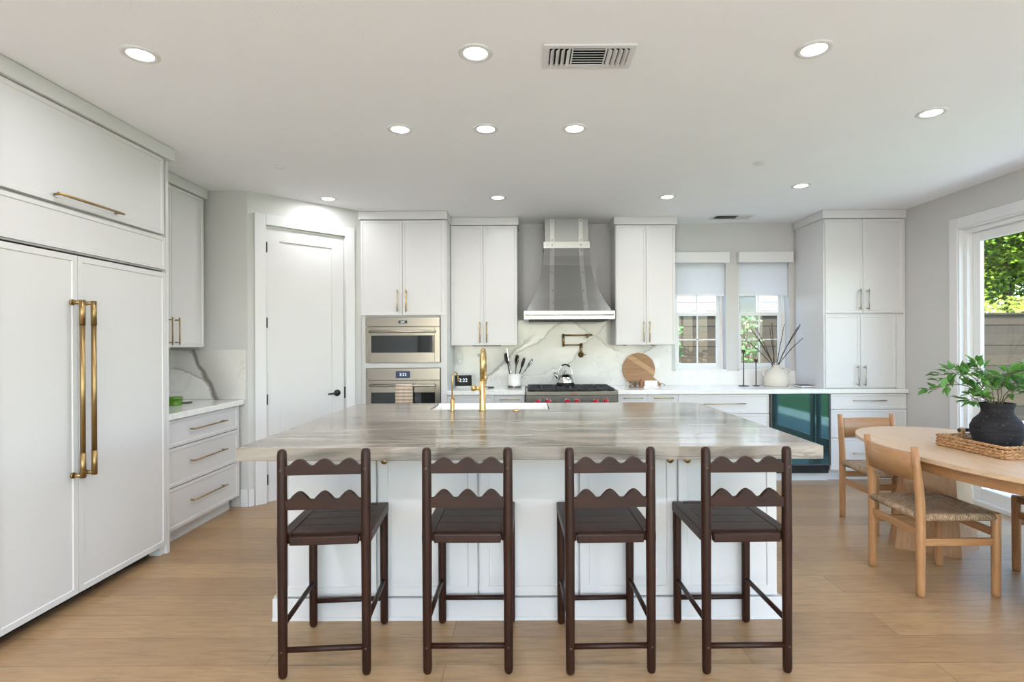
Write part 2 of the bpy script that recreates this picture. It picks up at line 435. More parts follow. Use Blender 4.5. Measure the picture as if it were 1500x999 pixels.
# ------------------------------------------------------------ room shell
struct(MB().box(XL-.15, XR+.15, YF-.15, YB+.16, -.1, 0).build('floor', 'floor'))
struct(MB().box(XL, XR, YF, -.9, 0, .006).build('floor_bounce_slab', 'concrete'))  # pale unseen slab, added to bounce neutral light onto the ceiling
struct(MB().box(XL-.15, XR+.15, YF-.15, YB+.16, CH, CH+.2).build('ceiling', 'ceil'))
struct(MB().box(XL-.15, XL, YF, 4.65, 0, CH).build('wall_left', 'wall'))
P1 = Vector((-2.366, 4.65, 0)); S2 = math.sqrt(.5); DL = .721*math.sqrt(2)
b = MB(); b.box(XL-.15, -2.366, 4.65, 4.76, 0, CH)
struct(b.build('wall_alcove_end', 'wall'))
# diagonal pantry wall with its door opening: local x runs along the wall
b = MB(); D0, D1, DH = .150, .878, 2.412
b.box(0, D0-.01, 0, .11, 0, CH); b.box(D1+.01, DL+.03, 0, .11, 0, CH); b.box(D0-.01, D1+.01, 0, .11, DH+.012, CH)
wp = struct(b.build('wall_pantry', 'wall')); wp.location = P1; wp.rotation_euler = (0, 0, R(45))
# back wall with two windows
WX = [(1.644, 2.205), (2.342, 2.898)]; WZ = (1.087, 2.33)
b = MB(); xs = [XL-.15, WX[0][0], WX[0][1], WX[1][0], WX[1][1], XR+.15]
b.box(xs[0], xs[1], YB, YB+.16, 0, CH); b.box(xs[2], xs[3], YB, YB+.16, 0, CH); b.box(xs[4], xs[5], YB, YB+.16, 0, CH)
for x0, x1 in WX: b.box(x0, x1, YB, YB+.16, 0, WZ[0]-.02); b.box(x0, x1, YB, YB+.16, WZ[1], CH)
struct(b.build('wall_back', 'wall'))
# right wall with the sliding door beside the table and a wide one added further back for daylight
SY0, SY1, SZ = 2.30, 4.75, 2.36
b = MB(); T = .15
b.box(XR, XR+T, SY1, YB, 0, CH); b.box(XR, XR+T, SY0, SY1, SZ, CH); b.box(XR, XR+T, .9, SY0, 0, CH)
b.box(XR, XR+T, -3.3, .9, SZ, CH); b.box(XR, XR+T, YF, -3.3, 0, CH)
struct(b.build('wall_right', 'wall'))
b = MB(); b.box(XL-.15, -2.7, YF-.15, YF, 0, CH); b.box(3.4, XR+T, YF-.15, YF, 0, CH); b.box(-2.7, 3.4, YF-.15, YF, 2.5, CH)
struct(b.build('wall_front', 'wall'))
# baseboards
b = MB(); b.box(-2.425, -2.366, 4.632, 4.65, 0, .15, .003)
struct(b.build('baseboard_alcove_end', 'trim'))
b = MB(); b.box(0.0, .045, -.016, 0, 0, .15, .003); b.box(.975, DL, -.016, 0, 0, .15, .003)
o = struct(b.build('baseboard_pantry', 'trim')); o.location = P1; o.rotation_euler = (0, 0, R(45))
b = MB(); b.box(XR-.016, XR, 4.84, 5.40, 0, .14, .003); b.box(XR-.016, XR, 1.0, SY0-.09, 0, .14, .003)
struct(b.build('baseboard_right', 'trim'))

# pantry door: structure named door_1
d = MB().panel(D0+.003, D1-.003, .005, DH, .012, .035, .118, .010, 0).build('door_1', 'white')
struct(d, label='white single panel pantry door with black hinges and lever'); d['category'] = 'door'
d.location = P1; d.rotation_euler = (0, 0, R(45))
for z in (.20, .90, 1.57, 2.23):
    MB().box(D0-.010, D0+.012, -.008, .016, z-.045, z+.045, .003).build('hinge', 'black', d)
h = MB(); AX = Matrix.Rotation(R(90), 4, 'X')
h.lathe([(0, 0), (.032, 0), (.032, .008), (.028, .011), (.012, .012), (.012, .05), (0, .05)], (D1-.075, .012, .915), 24, AX)
h.tube([(D1-.075, -.032, .915), (D1-.12, -.036, .915), (D1-.185, -.036, .912)], [.010, .0095, .007], 10)
h.build('lever_handle', 'black', d)
MB().box(D1-.004, D1+.006, -.004, .014, .86, .97).build('strike_plate', 'black', d)
b = MB()
b.box(D0-.098, D0-.004, -.02, .0, 0, DH+.10, .003); b.box(D1+.004, D1+.098, -.02, 0, 0, DH+.10, .003)
b.box(D0-.004, D1+.004, -.02, 0, DH+.008, DH+.10, .003)
b.box(D0-.0095, D0-.0005, 0, .10, 0, DH+.01); b.box(D1+.0005, D1+.0095, 0, .10, 0, DH+.01)
o = struct(b.build('trim_1', 'trim'), label='white casing around the pantry door'); o.location = P1; o.rotation_euler = (0, 0, R(45))

# kitchen windows
def kitchen_window(n, x0, x1):
    yo = YB+.095; z0, z1 = WZ
    b = MB()
    for a in (x0, x1-.03): b.box(a, a+.03, yo, yo+.06, z0-.019, z1)
    b.box(x0+.03, x1-.03, yo, yo+.06, z0-.019, z0+.02); b.box(x0+.03, x1-.03, yo, yo+.06, z1-.03, z1)
    win = struct(b.build('window_%d' % n, 'vinyl')); win['label'] = ['left', 'right'][n-1]+' kitchen window half covered by a white roller shade'
    zm = 1.70
    for nm, za, zb, yy in (('lower_sash', z0+.02, zm+.02, yo+.008), ('upper_sash', zm-.01, z1-.03, yo+.03)):
        s = MB(); f = .042 if nm == 'lower_sash' else .03
        xa, xb = x0+.03, x1-.03
        s.box(xa, xa+f, yy, yy+.022, za, zb, .003); s.box(xb-f, xb, yy, yy+.022, za, zb, .003)
        s.box(xa+f, xb-f, yy, yy+.022, za, za+f, .003); s.box(xa+f, xb-f, yy, yy+.022, zb-f, zb, .003)
        xm = (xa+xb)/2
        s.box(xm-.007, xm+.007, yy+.005, yy+.017, za+f, zb-f)
        if nm == 'lower_sash': s.box(xa+f, xb-f, yy+.005, yy+.017, (za+zb)/2-.007, (za+zb)/2+.007)
        so_ = s.build(nm, 'vinyl', win)
        MB().box(xa+f-.003, xb-f+.003, yy+.009, yy+.013, za+f-.003, zb-f+.003).build('pane', 'glass', so_)
for i, (x0, x1) in enumerate(WX): kitchen_window(i+1, x0, x1)
for i, (x0, x1) in enumerate(WX):
    t = thing('roller_shade', 'white roller shade over the %s kitchen window' % (('left', 'right')[i]), 'window shade', ((x0+x1)/2, YB, 2.20), 0, 'roller shades over the kitchen windows')
    h = (x1-x0)/2
    MB().box(-h-.02, h+.02, -.075, -.002, .05, .165, .003).build('valance', 'trim', t)
    MB().box(-h+.004, h-.004, .036, .0365, -.285, .127).build('shade_cloth', 'shade', t)
    MB().box(-h+.004, h-.004, .030, .045, -.305, -.283, .003).build('hem_bar', 'plastic', t)

# sliding glass doors in the right wall (and their casing)
def slider(n, y0, y1, zt, panels, label):
    b = MB(); xo = XR+.03
    b.box(xo, xo+.10, y0, y0+.045, 0, zt); b.box(xo, xo+.10, y1-.045, y1, 0, zt)
    b.box(xo, xo+.10, y0+.045, y1-.045, zt-.045, zt); b.box(xo, xo+.10, y0+.045, y1-.045, 0, .035)
    fr = struct(b.build('door_%d' % n, 'vinyl')); fr['label'] = label
    L = (y1-y0-.09)/panels
    for k in range(panels):
        a, c = y0+.045+k*L, y0+.045+(k+1)*L
        xx = xo+.05 if k % 2 else xo+.012
        s = MB(); w_ = .075
        s.box(xx, xx+.035, a, a+w_, .035, zt-.045, .004); s.box(xx, xx+.035, c-w_, c, .035, zt-.045, .004)
        s.box(xx, xx+.035, a+w_, c-w_, .035, .135, .004); s.box(xx, xx+.035, a+w_, c-w_, zt-.125, zt-.045, .004)
        so_ = s.build('sliding_panel', 'vinyl', fr)
        MB().box(xx+.014, xx+.02, a+w_-.004, c-w_+.004, .131, zt-.121).build('pane', 'glass', so_)
slider(2, SY0, SY1, SZ, 2, 'white framed sliding glass door beside the dining table')
slider(3, -3.3, .9, SZ, 4, 'wide sliding glass door added behind the camera for daylight')  # unseen door, added to bring more daylight into the room
b = MB()
for y0, y1 in ((SY1, SY1+.092), (SY0-.092, SY0)): b.box(XR-.022, XR, y0, y1, 0, SZ+.092, .004)
b.box(XR-.022, XR, SY0, SY1, SZ, SZ+.092, .004)
b.box(XR-.012, XR+.03, SY1-.012, SY1+.0, 0, SZ); b.box(XR-.012, XR+.03, SY0, SY1-.012, SZ-.012, SZ)
struct(b.build('trim_2', 'trim'), label='wide white casing around the sliding glass door')
# front opening frame (behind the camera), added to let daylight in
b = MB()
for x in (-2.7, -1.2, .31, 1.82, 3.32): b.box(x, x+.08, YF-.11, YF-.04, 0, 2.5)
b.box(-2.7, 3.4, YF-.11, YF-.04, 2.43, 2.5)
fr = struct(b.build('door_4', 'vinyl')); fr['label'] = 'folding glass door added in the wall behind the camera for daylight'
MB().box(-2.65, 3.35, YF-.08, YF-.075, .02, 2.43).build('pane', 'glass', fr)

# ------------------------------------------------------------ left wall: panelled refrigerator, cabinets
def carcass(b, x0, x1, y0, y1, z0, z1): return b.box(x0, x1, y0, y1, z0, z1)
FX = -2.38
t = thing('refrigerator', 'white panelled refrigerator with tall brass handles', 'refrigerator', (FX, 2.44, 0), 90)
Lf = 1.187
MB().box(0.005, Lf-.03, .03, .62, .075, 1.85).build('body', 'dark', t)
b = MB().box(.02, Lf-.045, .10, .13, .0, .075); b.build('toe_grille', 'dark', t)
MB().box(Lf-.05, Lf-.012, .02, .09, 0, .06).build('levelling_foot', 'white', t)
for a, c, hx in ((.0, .463, .425), (.463, Lf-.012, .501)):
    dr = MB().panel(a, c, .062, 1.858, 0, .028, .03, .005).build('door', 'white', t)
    b = MB(); z0, z1 = .80, 1.59
    z0, z1 = .685, 1.618
    b.tube([(hx, -.055, z0), (hx, -.055, z0+.13), ], .0138, 14); b.tube([(hx, -.055, z1-.13), (hx, -.055, z1)], .0138, 14)
    b.tube([(hx, -.055, z0+.13), (hx, -.055, z1-.13)], .0125, 14)
    for z in (z0+.012, z1-.012): b.tube([(hx, .002, z), (hx, -.05, z)], .0105, 12); b.tube([(hx, .0, z), (hx, -.008, z)], .016, 12)
    b.build('handle', 'brass', dr)

t = thing('refrigerator_cabinet', 'white lift-up cabinet above the refrigerator', 'cabinet', (FX, 2.44, 1.87), 90)
b = MB(); b.box(-.02, Lf+.005, .022, .635, .0, .735); b.box(Lf-.010, Lf+.016, .0, .635, -1.87, .735); b.box(-.03, .0, .0, .635, -1.87, .735)
b.build('body', 'white', t)
MB().panel(0, Lf-.012, .006, .222, 0, .02, .022, .005).build('fascia_panel', 'white', t)
dr = MB().panel(0, Lf-.045, .232, .733, -.012, .03, .022, .005).build('door', 'white', t)
pull(dr, .513, .272, .45, False, 'brass', -.012, .007, .036)
MB().box(-.03, Lf+.033, -.036, .635, .737, CH-1.87-.002, .004).build('crown', 'white', t)

t = thing('drawer_cabinet', 'white three-drawer base cabinet beside the refrigerator', 'cabinet', (-2.42, 3.655, 0), 90)
Ld = .955
b = MB(); b.box(0, Ld-.003, .022, .59, .105, .870); b.box(0, Ld-.02, .075, .55, 0, .105); b.box(Ld-.022, Ld-.003, 0, .022, .105, .870)
b.build('body', 'white', t)
for z0, z1, zh in ((.675, .865, .775), (.402, .672, .548), (.108, .398, .262)):
    dr = MB().panel(0, Ld-.022, z0, z1, 0, .022, .022, .005).build('drawer', 'white', t)
    pull(dr, .49, zh, .45, False, 'brass', 0, .0055, .033)
ct = MB().box(XL, -2.39, 3.632, 4.632, .872, .914, .003).build('countertop', 'countermarble')
tag(ct, 'short white marble countertop beside the refrigerator', 'countertop')
bs = MB().box(XL, -2.385, 4.634, 4.65, .914, 1.337, .002).build('backsplash', 'marbleleft')
tag(bs, 'grey-veined marble backsplash at the end of the short left counter', 'backsplash')

t = thing('wall_cabinet', 'white wall cabinet above the green tin', 'cabinet', (-2.70, 3.675, 1.36), 90)
Lw = .925
MB().box(0, Lw, .022, .318, 0, 1.245).build('body', 'white', t)
for a, c, hx in ((0, .495, .45), (.495, Lw-.01, .535)):
    dr = MB().panel(a, c, .002, 1.243, 0, .022, .022, .005).build('door', 'white', t)
    pull(dr, hx, .125, .21, True, 'brass')
MB().box(.002, Lw+.015, -.018, .318, 1.247, CH-1.362, .003).build('crown', 'white', t)

t = thing('tin', 'green round tin on the left counter', 'tin', (-2.72, 4.22, .914))
MB().lathe([(0, 0), (.055, 0), (.057, .004), (.055, .008), (.055, .046), (0, .046)], n=32).build('body', 'green_tin', t)
MB().lathe([(0, .046), (.058, .046), (.059, .050), (.058, .062), (.05, .065), (0, .065)], n=32).build('lid', 'green_tin', t)
cs = MB().lathe([(0, 0), (.05, 0), (.055, .005), (.05, .007), (0, .006)], n=28).build('coaster', 'slate')
tag(cs, 'dark round coaster behind the green tin', 'coaster', loc=(-2.73, 4.37, .914))

# ------------------------------------------------------------ oven tower
FY = 5.41
t = thing('oven_cabinet', 'tall white cabinet housing the two wall ovens', 'cabinet', (-1.645, FY, 0)); Wt = .866; DB = YB-FY-.002
b = MB()
b.box(0, .062, .0, DB, .10, 2.605); b.box(Wt-.062, Wt, .0, DB, .10, 2.605)
b.box(.062, Wt-.062, .02, DB, 1.645, 2.605); b.box(.062, Wt-.062, 0, .35, 1.143, 1.195); b.box(.062, Wt-.062, 0, DB, .10, .412)
b.box(.062, Wt-.062, .5, DB, .412, 1.645); b.box(.02, Wt-.02, .06, DB, 0, .10)
b.build('body', 'white', t)
for a, c, hx in ((.015, .430, .385), (.430, Wt-.022, .472)):
    dr = MB().panel(a, c, 1.662, 2.602, -.018, .02, .022, .005).build('door', 'white', t)
    pull(dr, hx, 1.805, .215, True, 'gold', -.018)
MB().box(-.005, Wt+.012, -.036, DB, 2.607, CH-.002, .003).build('crown', 'white', t)

def oven(name, label, z0, z1, zp, zw0, zw1, zh, disp, big):
    t = thing(name, label, 'oven', (-1.645+.067, FY, z0)); W = Wt-.134; H = z1-z0
    MB().box(.01, W-.01, .0, .48, .01, H-.01).build('body', 'steel', t)
    MB().box(0, W, -.022, -.001, zp-z0+.004, H, .003).build('control_panel', 'steel', t)
    x0, x1 = .052, W-.052
    dr = MB(); y = -.024; a0, a1 = zw0-z0, zw1-z0
    dr.box(0, x0, y, -.001, 0, zp-z0, .002); dr.box(x1, W, y, -.001, 0, zp-z0, .002)
    dr.box(x0, x1, y, -.001, 0, a0, .002); dr.box(x0, x1, y, -.001, a1, zp-z0, .002)
    dr = dr.build('door', 'steel', t)
    MB().box(x0-.002, x1+.002, -.019, -.004, a0-.002, a1+.002).build('window', 'ovenglass', dr)
    h = MB(); zz = zh-z0
    h.tube([(x0-.01, -.062, zz), (x1+.01, -.062, zz)], .0125, 16)
    for x in (x0+.015, x1-.015): h.tube([(x, -.02, zz), (x, -.062, zz)], .009, 12)
    h.build('handle', 'nickel', dr)
    dw, dh, dz = disp
    dp = MB().box(W/2-dw/2, W/2+dw/2, -.0245, -.021, dz-z0-dh/2, dz-z0+dh/2).build('display', 'navy' if big else 'screen', t)
    text_mesh('2:22', .042 if big else .022, 'digits', dp, 'clock_digits', (W/2, -.0255, dz-z0))
    return t
oven('steam_oven', 'short stainless steel upper wall oven', 1.197, 1.643, 1.547, 1.295, 1.462, 1.502, (.085, .028, 1.597), False)
oven('wall_oven', 'stainless lower wall oven with a towel over its handle', .415, 1.141, 1.017, .55, .90, .972, (.142, .068, 1.077), True)
# towel over the lower oven handle
b = MB(); xs_ = [i/12 for i in range(13)]
def towel_sheet():
    path = [(-.086, .60), (-.083, .75), (-.081, .90), (-.079, .965), (-.070, .986), (-.060, .990), (-.050, .984), (-.045, .965), (-.043, .90), (-.042, .78)]
    rows = []
    for y, z in path:
        rows.append([b.bm.verts.new((-.0825+.165*u, y+.004*math.sin(u*19)*(1 if z < .97 else 0), z)) for u in xs_])
    for r0, r1 in zip(rows, rows[1:]):
        for k in range(12):
            f = b.bm.faces.new((r0[k], r0[k+1], r1[k+1], r1[k])); f.smooth = True
towel_sheet()
o = b.build('dish_towel', 'towel')
md = o.modifiers.new('s', 'SOLIDIFY'); md.thickness = .004
tag(o, 'beige striped dish towel hanging from the lower oven handle', 'towel', loc=(-1.192, FY, 0))

# ------------------------------------------------------------ wall cabinets either side of the hood
def upper(x0, x1, yf, label, side_handles, group=None):
    t = thing('wall_cabinet', label, 'cabinet', (x0, yf, 1.36)); W = x1-x0
    MB().box(0, W, .022, YB-yf-.018, 0, 1.245).build('body', 'white', t)
    m = side_handles[2]
    for a, c, hx in ((.004, m, side_handles[0]), (m, W-.004, side_handles[1])):
        dr = MB().panel(a, c, .002, 1.243, 0, .022, .020, .005).build('door', 'white', t)
        pull(dr, hx, .135, .215, True, 'gold')
    MB().box(-.016 if x0 > 0 else 0, W+.016, -.02, YB-yf-.018, 1.247, CH-1.362, .003).build('crown', 'white', t)
    return t
t = upper(-.777, -.085, 5.67, 'white wall cabinet left of the range hood', (.305, .375, .340))
MB().box(.22, .52, .06, .10, -.008, 0).build('light_strip', 'black', t)
t = upper(.935, 1.56, 5.67, 'white wall cabinet right of the range hood', (.288, .348, .318))
for x in (.12, .42): MB().lathe([(0, -.008), (.02, -.008), (.022, 0), (0, 0)], (x, .15, 0), 16).build('puck_light', 'black', t)

# tall counter-standing cabinet
t = thing('pantry_cabinet', 'tall white four-door cabinet standing on the counter by the right wall', 'cabinet', (2.960, 5.425, .915)); W = XR-2.960-.003; D = YB-5.425-.018
b = MB(); b.box(0, W, .020, D, 0, 1.69); b.box(0, .012, .0, .02, 0, 1.69); b.box(W-.018, W, .0, .02, 0, 1.69); b.box(.72, W-.018, .0, .02, .0, .735)
b.build('body', 'white', t)
for a, c, z0, z1, hx, zh in ((.014, .390, .752, 1.688, .352, .885), (.390, W-.02, .752, 1.688, .432, .885), (.014, .362, .012, .735, .328, .13), (.362, .716, .012, .735, .396, .13)):
    dr = MB().panel(a, c, z0, z1, -.004, .022, .022, .005).build('door', 'white', t)
    pull(dr, hx, zh, .205, True, 'nickel', -.004)
MB().box(-.018, W, -.022, D, 1.692, CH-.917, .003).build('crown', 'white', t)

# ------------------------------------------------------------ base cabinets, back wall
def base(name, x0, x1, label, drawers, hL, mat='gold', top=.871):
    t = thing(name, label, 'cabinet', (x0, FY, 0)); W = x1-x0
    b = MB(); b.box(0.001, W-.001, .022, DB, .105, top); b.box(0.001, W-.001, .075, DB, 0, .105)
    b.build('body', 'white', t)
    for z0, z1, zh, rail in drawers:
        dr = MB().panel(0, W, z0, z1, 0, .022, rail, .005).build('drawer', 'white', t)
        if zh: pull(dr, W/2, zh, hL, False, mat, 0, .005, .032)
    return t
base('base_cabinet', -.779, -.312, 'white drawer cabinet beside the oven tower', [(.66, .868, .775, .02), (.385, .657, .52, .02), (.108, .382, .245, .02)], .21)
base('base_cabinet', -.312, -.012, 'narrow white cabinet just left of the rangetop', [(.787, .868, .828, .012), (.108, .784, .70, .02)], .20)
base('base_cabinet', .912, 1.208, 'narrow white cabinet touching the right of the rangetop', [(.787, .868, .835, .012), (.108, .784, .70, .02)], .20)
base('base_cabinet', 1.208, 1.508, 'narrow white cabinet, second right of the rangetop', [(.787, .868, .835, .012), (.108, .784, .70, .02)], .20)
base('base_cabinet', 1.508, 2.412, 'wide white drawer cabinet under the window wall counter', [(.677, .868, .775, .02), (.395, .674, .53, .02), (.108, .392, .25, .02)], .42)
base('base_cabinet', 3.012, XR-.004, 'white drawer cabinet between wine fridge and right wall', [(.715, .868, .80, .02), (.43, .712, .57, .02), (.108, .427, .28, .02)], .33, 'nickel')
base('range_base_cabinet', -.012, .912, 'wide white cabinet under the rangetop', [(.42, .725, .58, .02), (.108, .417, .27, .02)], .40, top=.728)
M_toe = MB().box(2.412, 3.012, FY+.05, FY+.075, 0, .075).build('toe_kick', 'white')
tag(M_toe, 'white toe kick under the wine fridge', 'toe kick')

# wine fridge
t = thing('wine_fridge', 'under-counter wine fridge with dark reflective glass door', 'wine fridge', (2.414, FY, .076)); W = .596
MB().box(0.002, W-.002, .025, .56, 0, .793).build('body', 'dark', t)
b = MB(); z0, z1 = .085, .792
for a in (0, W-.018): b.box(a, a+.018, -.02, .022, z0, z1, .002)
b.box(.018, W-.018, -.02, .022, z0, z0+.012, .002)
dr = b.build('door', 'slate', t)
MB().box(.014, W-.014, -.014, .018, z0+.008, z1-.002).build('glass', 'coolerglass', dr)
b = MB()
for k in range(7): b.box(.02, W-.075, .004, .02, .006+k*.010, .011+k*.010)
b.build('vent_grille', 'black', t)

# countertops, back wall
for x0, x1, lab in ((-.778, -.006, 'short white marble counter between ovens and rangetop'), (.906, XR-.001, 'long white marble counter running under the windows')):
    o = MB().box(x0, x1, FY-.024, YB-.017, .872, .914, .003).build('countertop', 'countermarble'); tag(o, lab, 'countertop')
# backsplashes
b = MB(); b.box(-.778, 1.60, YB-.016, YB, .914, 1.36); b.box(-.085, .935, YB-.016, YB, 1.36, 1.632)
o = b.build('backsplash', 'marble'); tag(o, 'large-veined marble backsplash behind the rangetop', 'backsplash')
b = MB(); b.box(1.60, XR-.002, YB-.016, YB, .914, 1.067)
for x0, x1 in WX: b.box(x0+.001, x1-.001, YB-.016, YB+.094, 1.068, 1.084)
o = b.build('window_splash', 'countermarble'); tag(o, 'plain white stone splash and sills under the windows', 'backsplash')
# outlet with plug, switch
def outlet(x, z, label, plug):
    t = thing('wall_outlet', label, 'outlet', (x, YB-.016, z))
    MB().box(-.036, .036, -.006, 0, -.058, .058, .003).build('cover_plate', 'plastic', t)
    if plug: MB().box(-.018, .018, -.035, -.006, -.045, .005, .004).build('plug', 'plastic', t)
    else: MB().box(-.016, .016, -.009, -.006, -.033, .033, .002).build('socket', 'plastic', t)
outlet(-.72, 1.215, 'white outlet with a plug in it, above the clock display', True)
outlet(1.43, 1.16, 'white outlet on the marble right of the cutting board', False)
lt = MB().lathe([(0, 0), (.016, 0), (.02, .012), (.014, .03), (0, .034)], (0, 0, 0), 16, AX).build('night_light', 'plastic')
tag(lt, 'small white round fitting on the marble behind the gold faucet', 'night light', loc=(-.505, YB-.016, 1.25))

# ------------------------------------------------------------ rangetop
t = thing('rangetop', 'stainless gas rangetop with six red knobs', 'rangetop', (.45, FY-.05, .73)); hw = .4525
MB().box(-hw, hw, .01, YB-FY+.032, 0, .170, .004).build('body', 'steel', t)
MB().box(-hw, hw, -.012, .012, .135, .178, .005).build('bullnose', 'steel', t)
MB().box(-hw, hw, .55, YB-FY+.032, .170, .182, .003).build('rear_trim', 'steel', t)
MB().box(-hw+.02, hw-.02, .04, .545, .170, .176).build('burner_tray', 'iron', t)
for k in range(3):
    g = MB(); x0 = -hw+.026+k*.286; x1 = x0+.278
    for y in (.045, .295, .54): g.box(x0, x1, y-.007, y+.007, .190, .206, .002)
    for x in (x0+.007, x1-.007, (x0+x1)/2): g.box(x-.007, x+.007, .045, .54, .190, .206, .002)
    for y in (.11, .17, .23, .36, .42, .48):
        g.box(x0, x0+.085, y-.005, y+.005, .192, .206, .001); g.box(x1-.085, x1, y-.005, y+.005, .192, .206, .001)
    for x in (x0+.012, x1-.012):
        for y in (.05, .53): g.box(x-.008, x+.008, y-.008, y+.008, .176, .192)
    g.build('grate', 'iron', t)
    for y in (.17, .415):
        MB().lathe([(0, .176), (.045, .176), (.045, .186), (.03, .189), (0, .189)], ((x0+x1)/2, y, 0), 20).build('burner', 'iron', t)
for x in (.12, .22, .405, .50, .685, .785):
    k = MB(); k.lathe([(0, 0), (.026, 0), (.026, .012), (.022, .036), (.018, .04), (0, .04)], (x-.45, -.002, .078), 20, AX)
    k.box(x-.45-.004, x-.45+.004, -.05, -.04, .06, .1, .002); kk = k.build('knob', 'red', t)
    MB().lathe([(0, -.010), (.031, -.010), (.031, .002), (.026, .004), (0, .004)], (x-.45, .0, .078), 20, AX).build('bezel', 'polished', kk)
text_mesh('WOLF', .020, 'redprint', t, 'lettering', (.02, -.0135, .150))

# kettle
t = thing('kettle', 'stainless steel stovetop kettle on the middle grate', 'kettle', (.415, 5.74, .9365))
MB().lathe([(0, 0), (.085, 0), (.092, .008), (.096, .03), (.092, .065), (.078, .095), (.05, .118), (.036, .124), (0, .125)], n=36).build('body', 'chrome', t)
MB().lathe([(.0, .122), (.036, .122), (.034, .13), (.012, .134), (.010, .142), (.016, .150), (.014, .160), (0, .164)], n=24).build('lid', 'chrome', t)
MB().tube([(-.065, 0, .075), (-.095, 0, .105), (-.118, 0, .135)], [.022, .017, .013], 14).build('spout', 'chrome', t)
pts = [(.072*math.cos(a), 0, .115+.105*math.sin(a)) for a in [R(x) for x in range(-12, 193, 12)]]
MB().tube(pts, .005, 10).build('handle', 'chrome', t)
MB().tube(pts[5:12], .009, 10).build('grip', 'black', t)

# pot filler
t = thing('pot_filler', 'brass folding pot filler tap on the marble above the range', 'tap', (.605, YB-.016, 1.255))
MB().lathe([(0, 0), (.032, 0), (.032, .008), (.014, .012), (.014, .06), (0, .06)], (0, 0, 0), 24, AX).build('wall_flange', 'brass', t)
MB().tube([(0, -.06, -.02), (0, -.06, .125)], .0135, 14).build('riser', 'brass', t)
MB().tube([(0, -.06, .105), (-.195, -.075, .105)], .0085, 12).build('lower_arm', 'brass', t)
MB().tube([(-.195, -.075, .088), (-.195, -.075, .228)], .0125, 14).build('joint_post', 'brass', t)
MB().tube([(-.195, -.075, .212), (.085, -.11, .212)], .0085, 12).build('upper_arm', 'brass', t)
MB().tube([(.04, -.105, .212), (.115, -.113, .212)], .013, 14).build('valve', 'brass', t)
MB().tube([(.062, -.107, .212), (.062, -.107, .178)], .011, 14).build('spout', 'brass', t)
MB().tube([(.0, -.06, -.005), (.05, -.075, .0)], .005, 8).build('lever', 'brass', t)

# ------------------------------------------------------------ range hood
HC = .435
t = thing('range_hood', 'flared stainless steel range hood with riveted straps', 'range hood', (HC, YB-.001, 1.617))
prof = [(.088, .425, .555), (.15, .392, .515), (.215, .356, .475), (.29, .322, .435), (.38, .290, .390), (.48, .266, .345), (.58, .251, .305), (.68, .242, .278), (.77, .236, .262)]
b = MB(); rings = []
for z, hw_, dp in prof: rings.append([b.bm.verts.new(p) for p in ((-hw_, 0, z), (-hw_, -dp, z), (hw_, -dp, z), (hw_, 0, z))])
for r0, r1 in zip(rings, rings[1:]):
    for k in range(4): b.bm.faces.new((r0[k], r0[(k+1) % 4], r1[(k+1) % 4], r1[k]))
b.build('flared_body', 'hood', t)
MB().box(-.228, .228, -.253, 0, .77, CH-1.618).build('chimney', 'hood', t)
b = MB(); b.box(-.245, .245, -.272, 0, .762, .832, .002); b.build('band', 'strap', t)
for sx in (-1, 1):
    b = MB(); pp = [(z, (.150+.022*(1-(z-.088)/.68))*sx, dp) for z, hw_, dp in prof]
    L_ = []
    for z, xc, dp in pp:
        L_.append([b.bm.verts.new(p) for p in ((xc-.022, -dp+.001, z), (xc+.022, -dp+.001, z), (xc+.022, -dp-.005, z), (xc-.022, -dp-.005, z))])
    for r0, r1 in zip(L_, L_[1:]):
        for k in range(4): b.bm.faces.new((r0[k], r0[(k+1) % 4], r1[(k+1) % 4], r1[k]))
    b.box(.150*sx-.022, .150*sx+.022, -.259, -.252, .832, CH-1.619)
    st = b.build('strap', 'strap', t)
    rv = MB()
    spots = [(.85, -.259), (1.05, -.259), (.797, -.2725)]
    for z in (.74, .50, .30, .16):
        for (za, xa, da), (zb, xb, db) in zip(pp, pp[1:]):
            if za <= z <= zb: spots.append((z, -(da+(db-da)*(z-za)/(zb-za))-.005))
    for z, y in spots: rv.lathe([(.007, 0), (.006, .003), (.003, .005), (0, .0055)], (.158*sx if z < .77 else .150*sx, y, z), 10, AX)
    rv.box(0.205*sx-.004, .205*sx+.004, -.277, -.272, .793, .801)
    rv.build('rivets', 'polished', st)
b = MB(); b.box(-.452, .452, -.60, 0, .0, .086, .003); b.build('rim', 'polished', t)
b = MB(); b.tube([(-.44, -.612, .043), (.44, -.612, .043)], .006, 10)
for x in (-.40, 0, .40): b.box(x-.008, x+.008, -.612, -.60, .037, .049)
b.build('rail', 'polished', t)
MB().box(-.40, .40, -.56, -.05, -.006, .0).build('filter_panel', 'iron', t)

# ------------------------------------------------------------ things on the back counter
CZ = .914
t = thing('smart_display', 'small black smart display showing the time on the counter', 'smart display', (-.655, 5.72, CZ), 8)
rt = Matrix.Rotation(R(-18), 4, 'X')
MB().box(-.088, .088, -.006, .006, .022, .137, .004, 2, rt).build('screen', 'screen', t)
MB().box(-.075, .075, .0, .06, 0, .03, .008, 2).build('base', 'plastic', t)
text_mesh('2:22', .052, 'digits', t, 'clock_digits', (0, -.0095, .082), (R(72), 0, 0))
sp = MB(); sp.lathe([(.03, .0), (.034, .004), (.030, .012)], (0, 0, 0), 20); sp.tube([(-.03, 0, .01), (-.10, -.01, .012)], .005, 8)
o = sp.build('spoon_rest', 'slate'); tag(o, 'small dark spoon rest on the counter beside the gold faucet', 'spoon rest', loc=(-.365, 5.72, CZ))
t = thing('utensil_crock', 'white ceramic utensil crock with a metal base ring', 'crock', (-.122, 5.80, CZ))
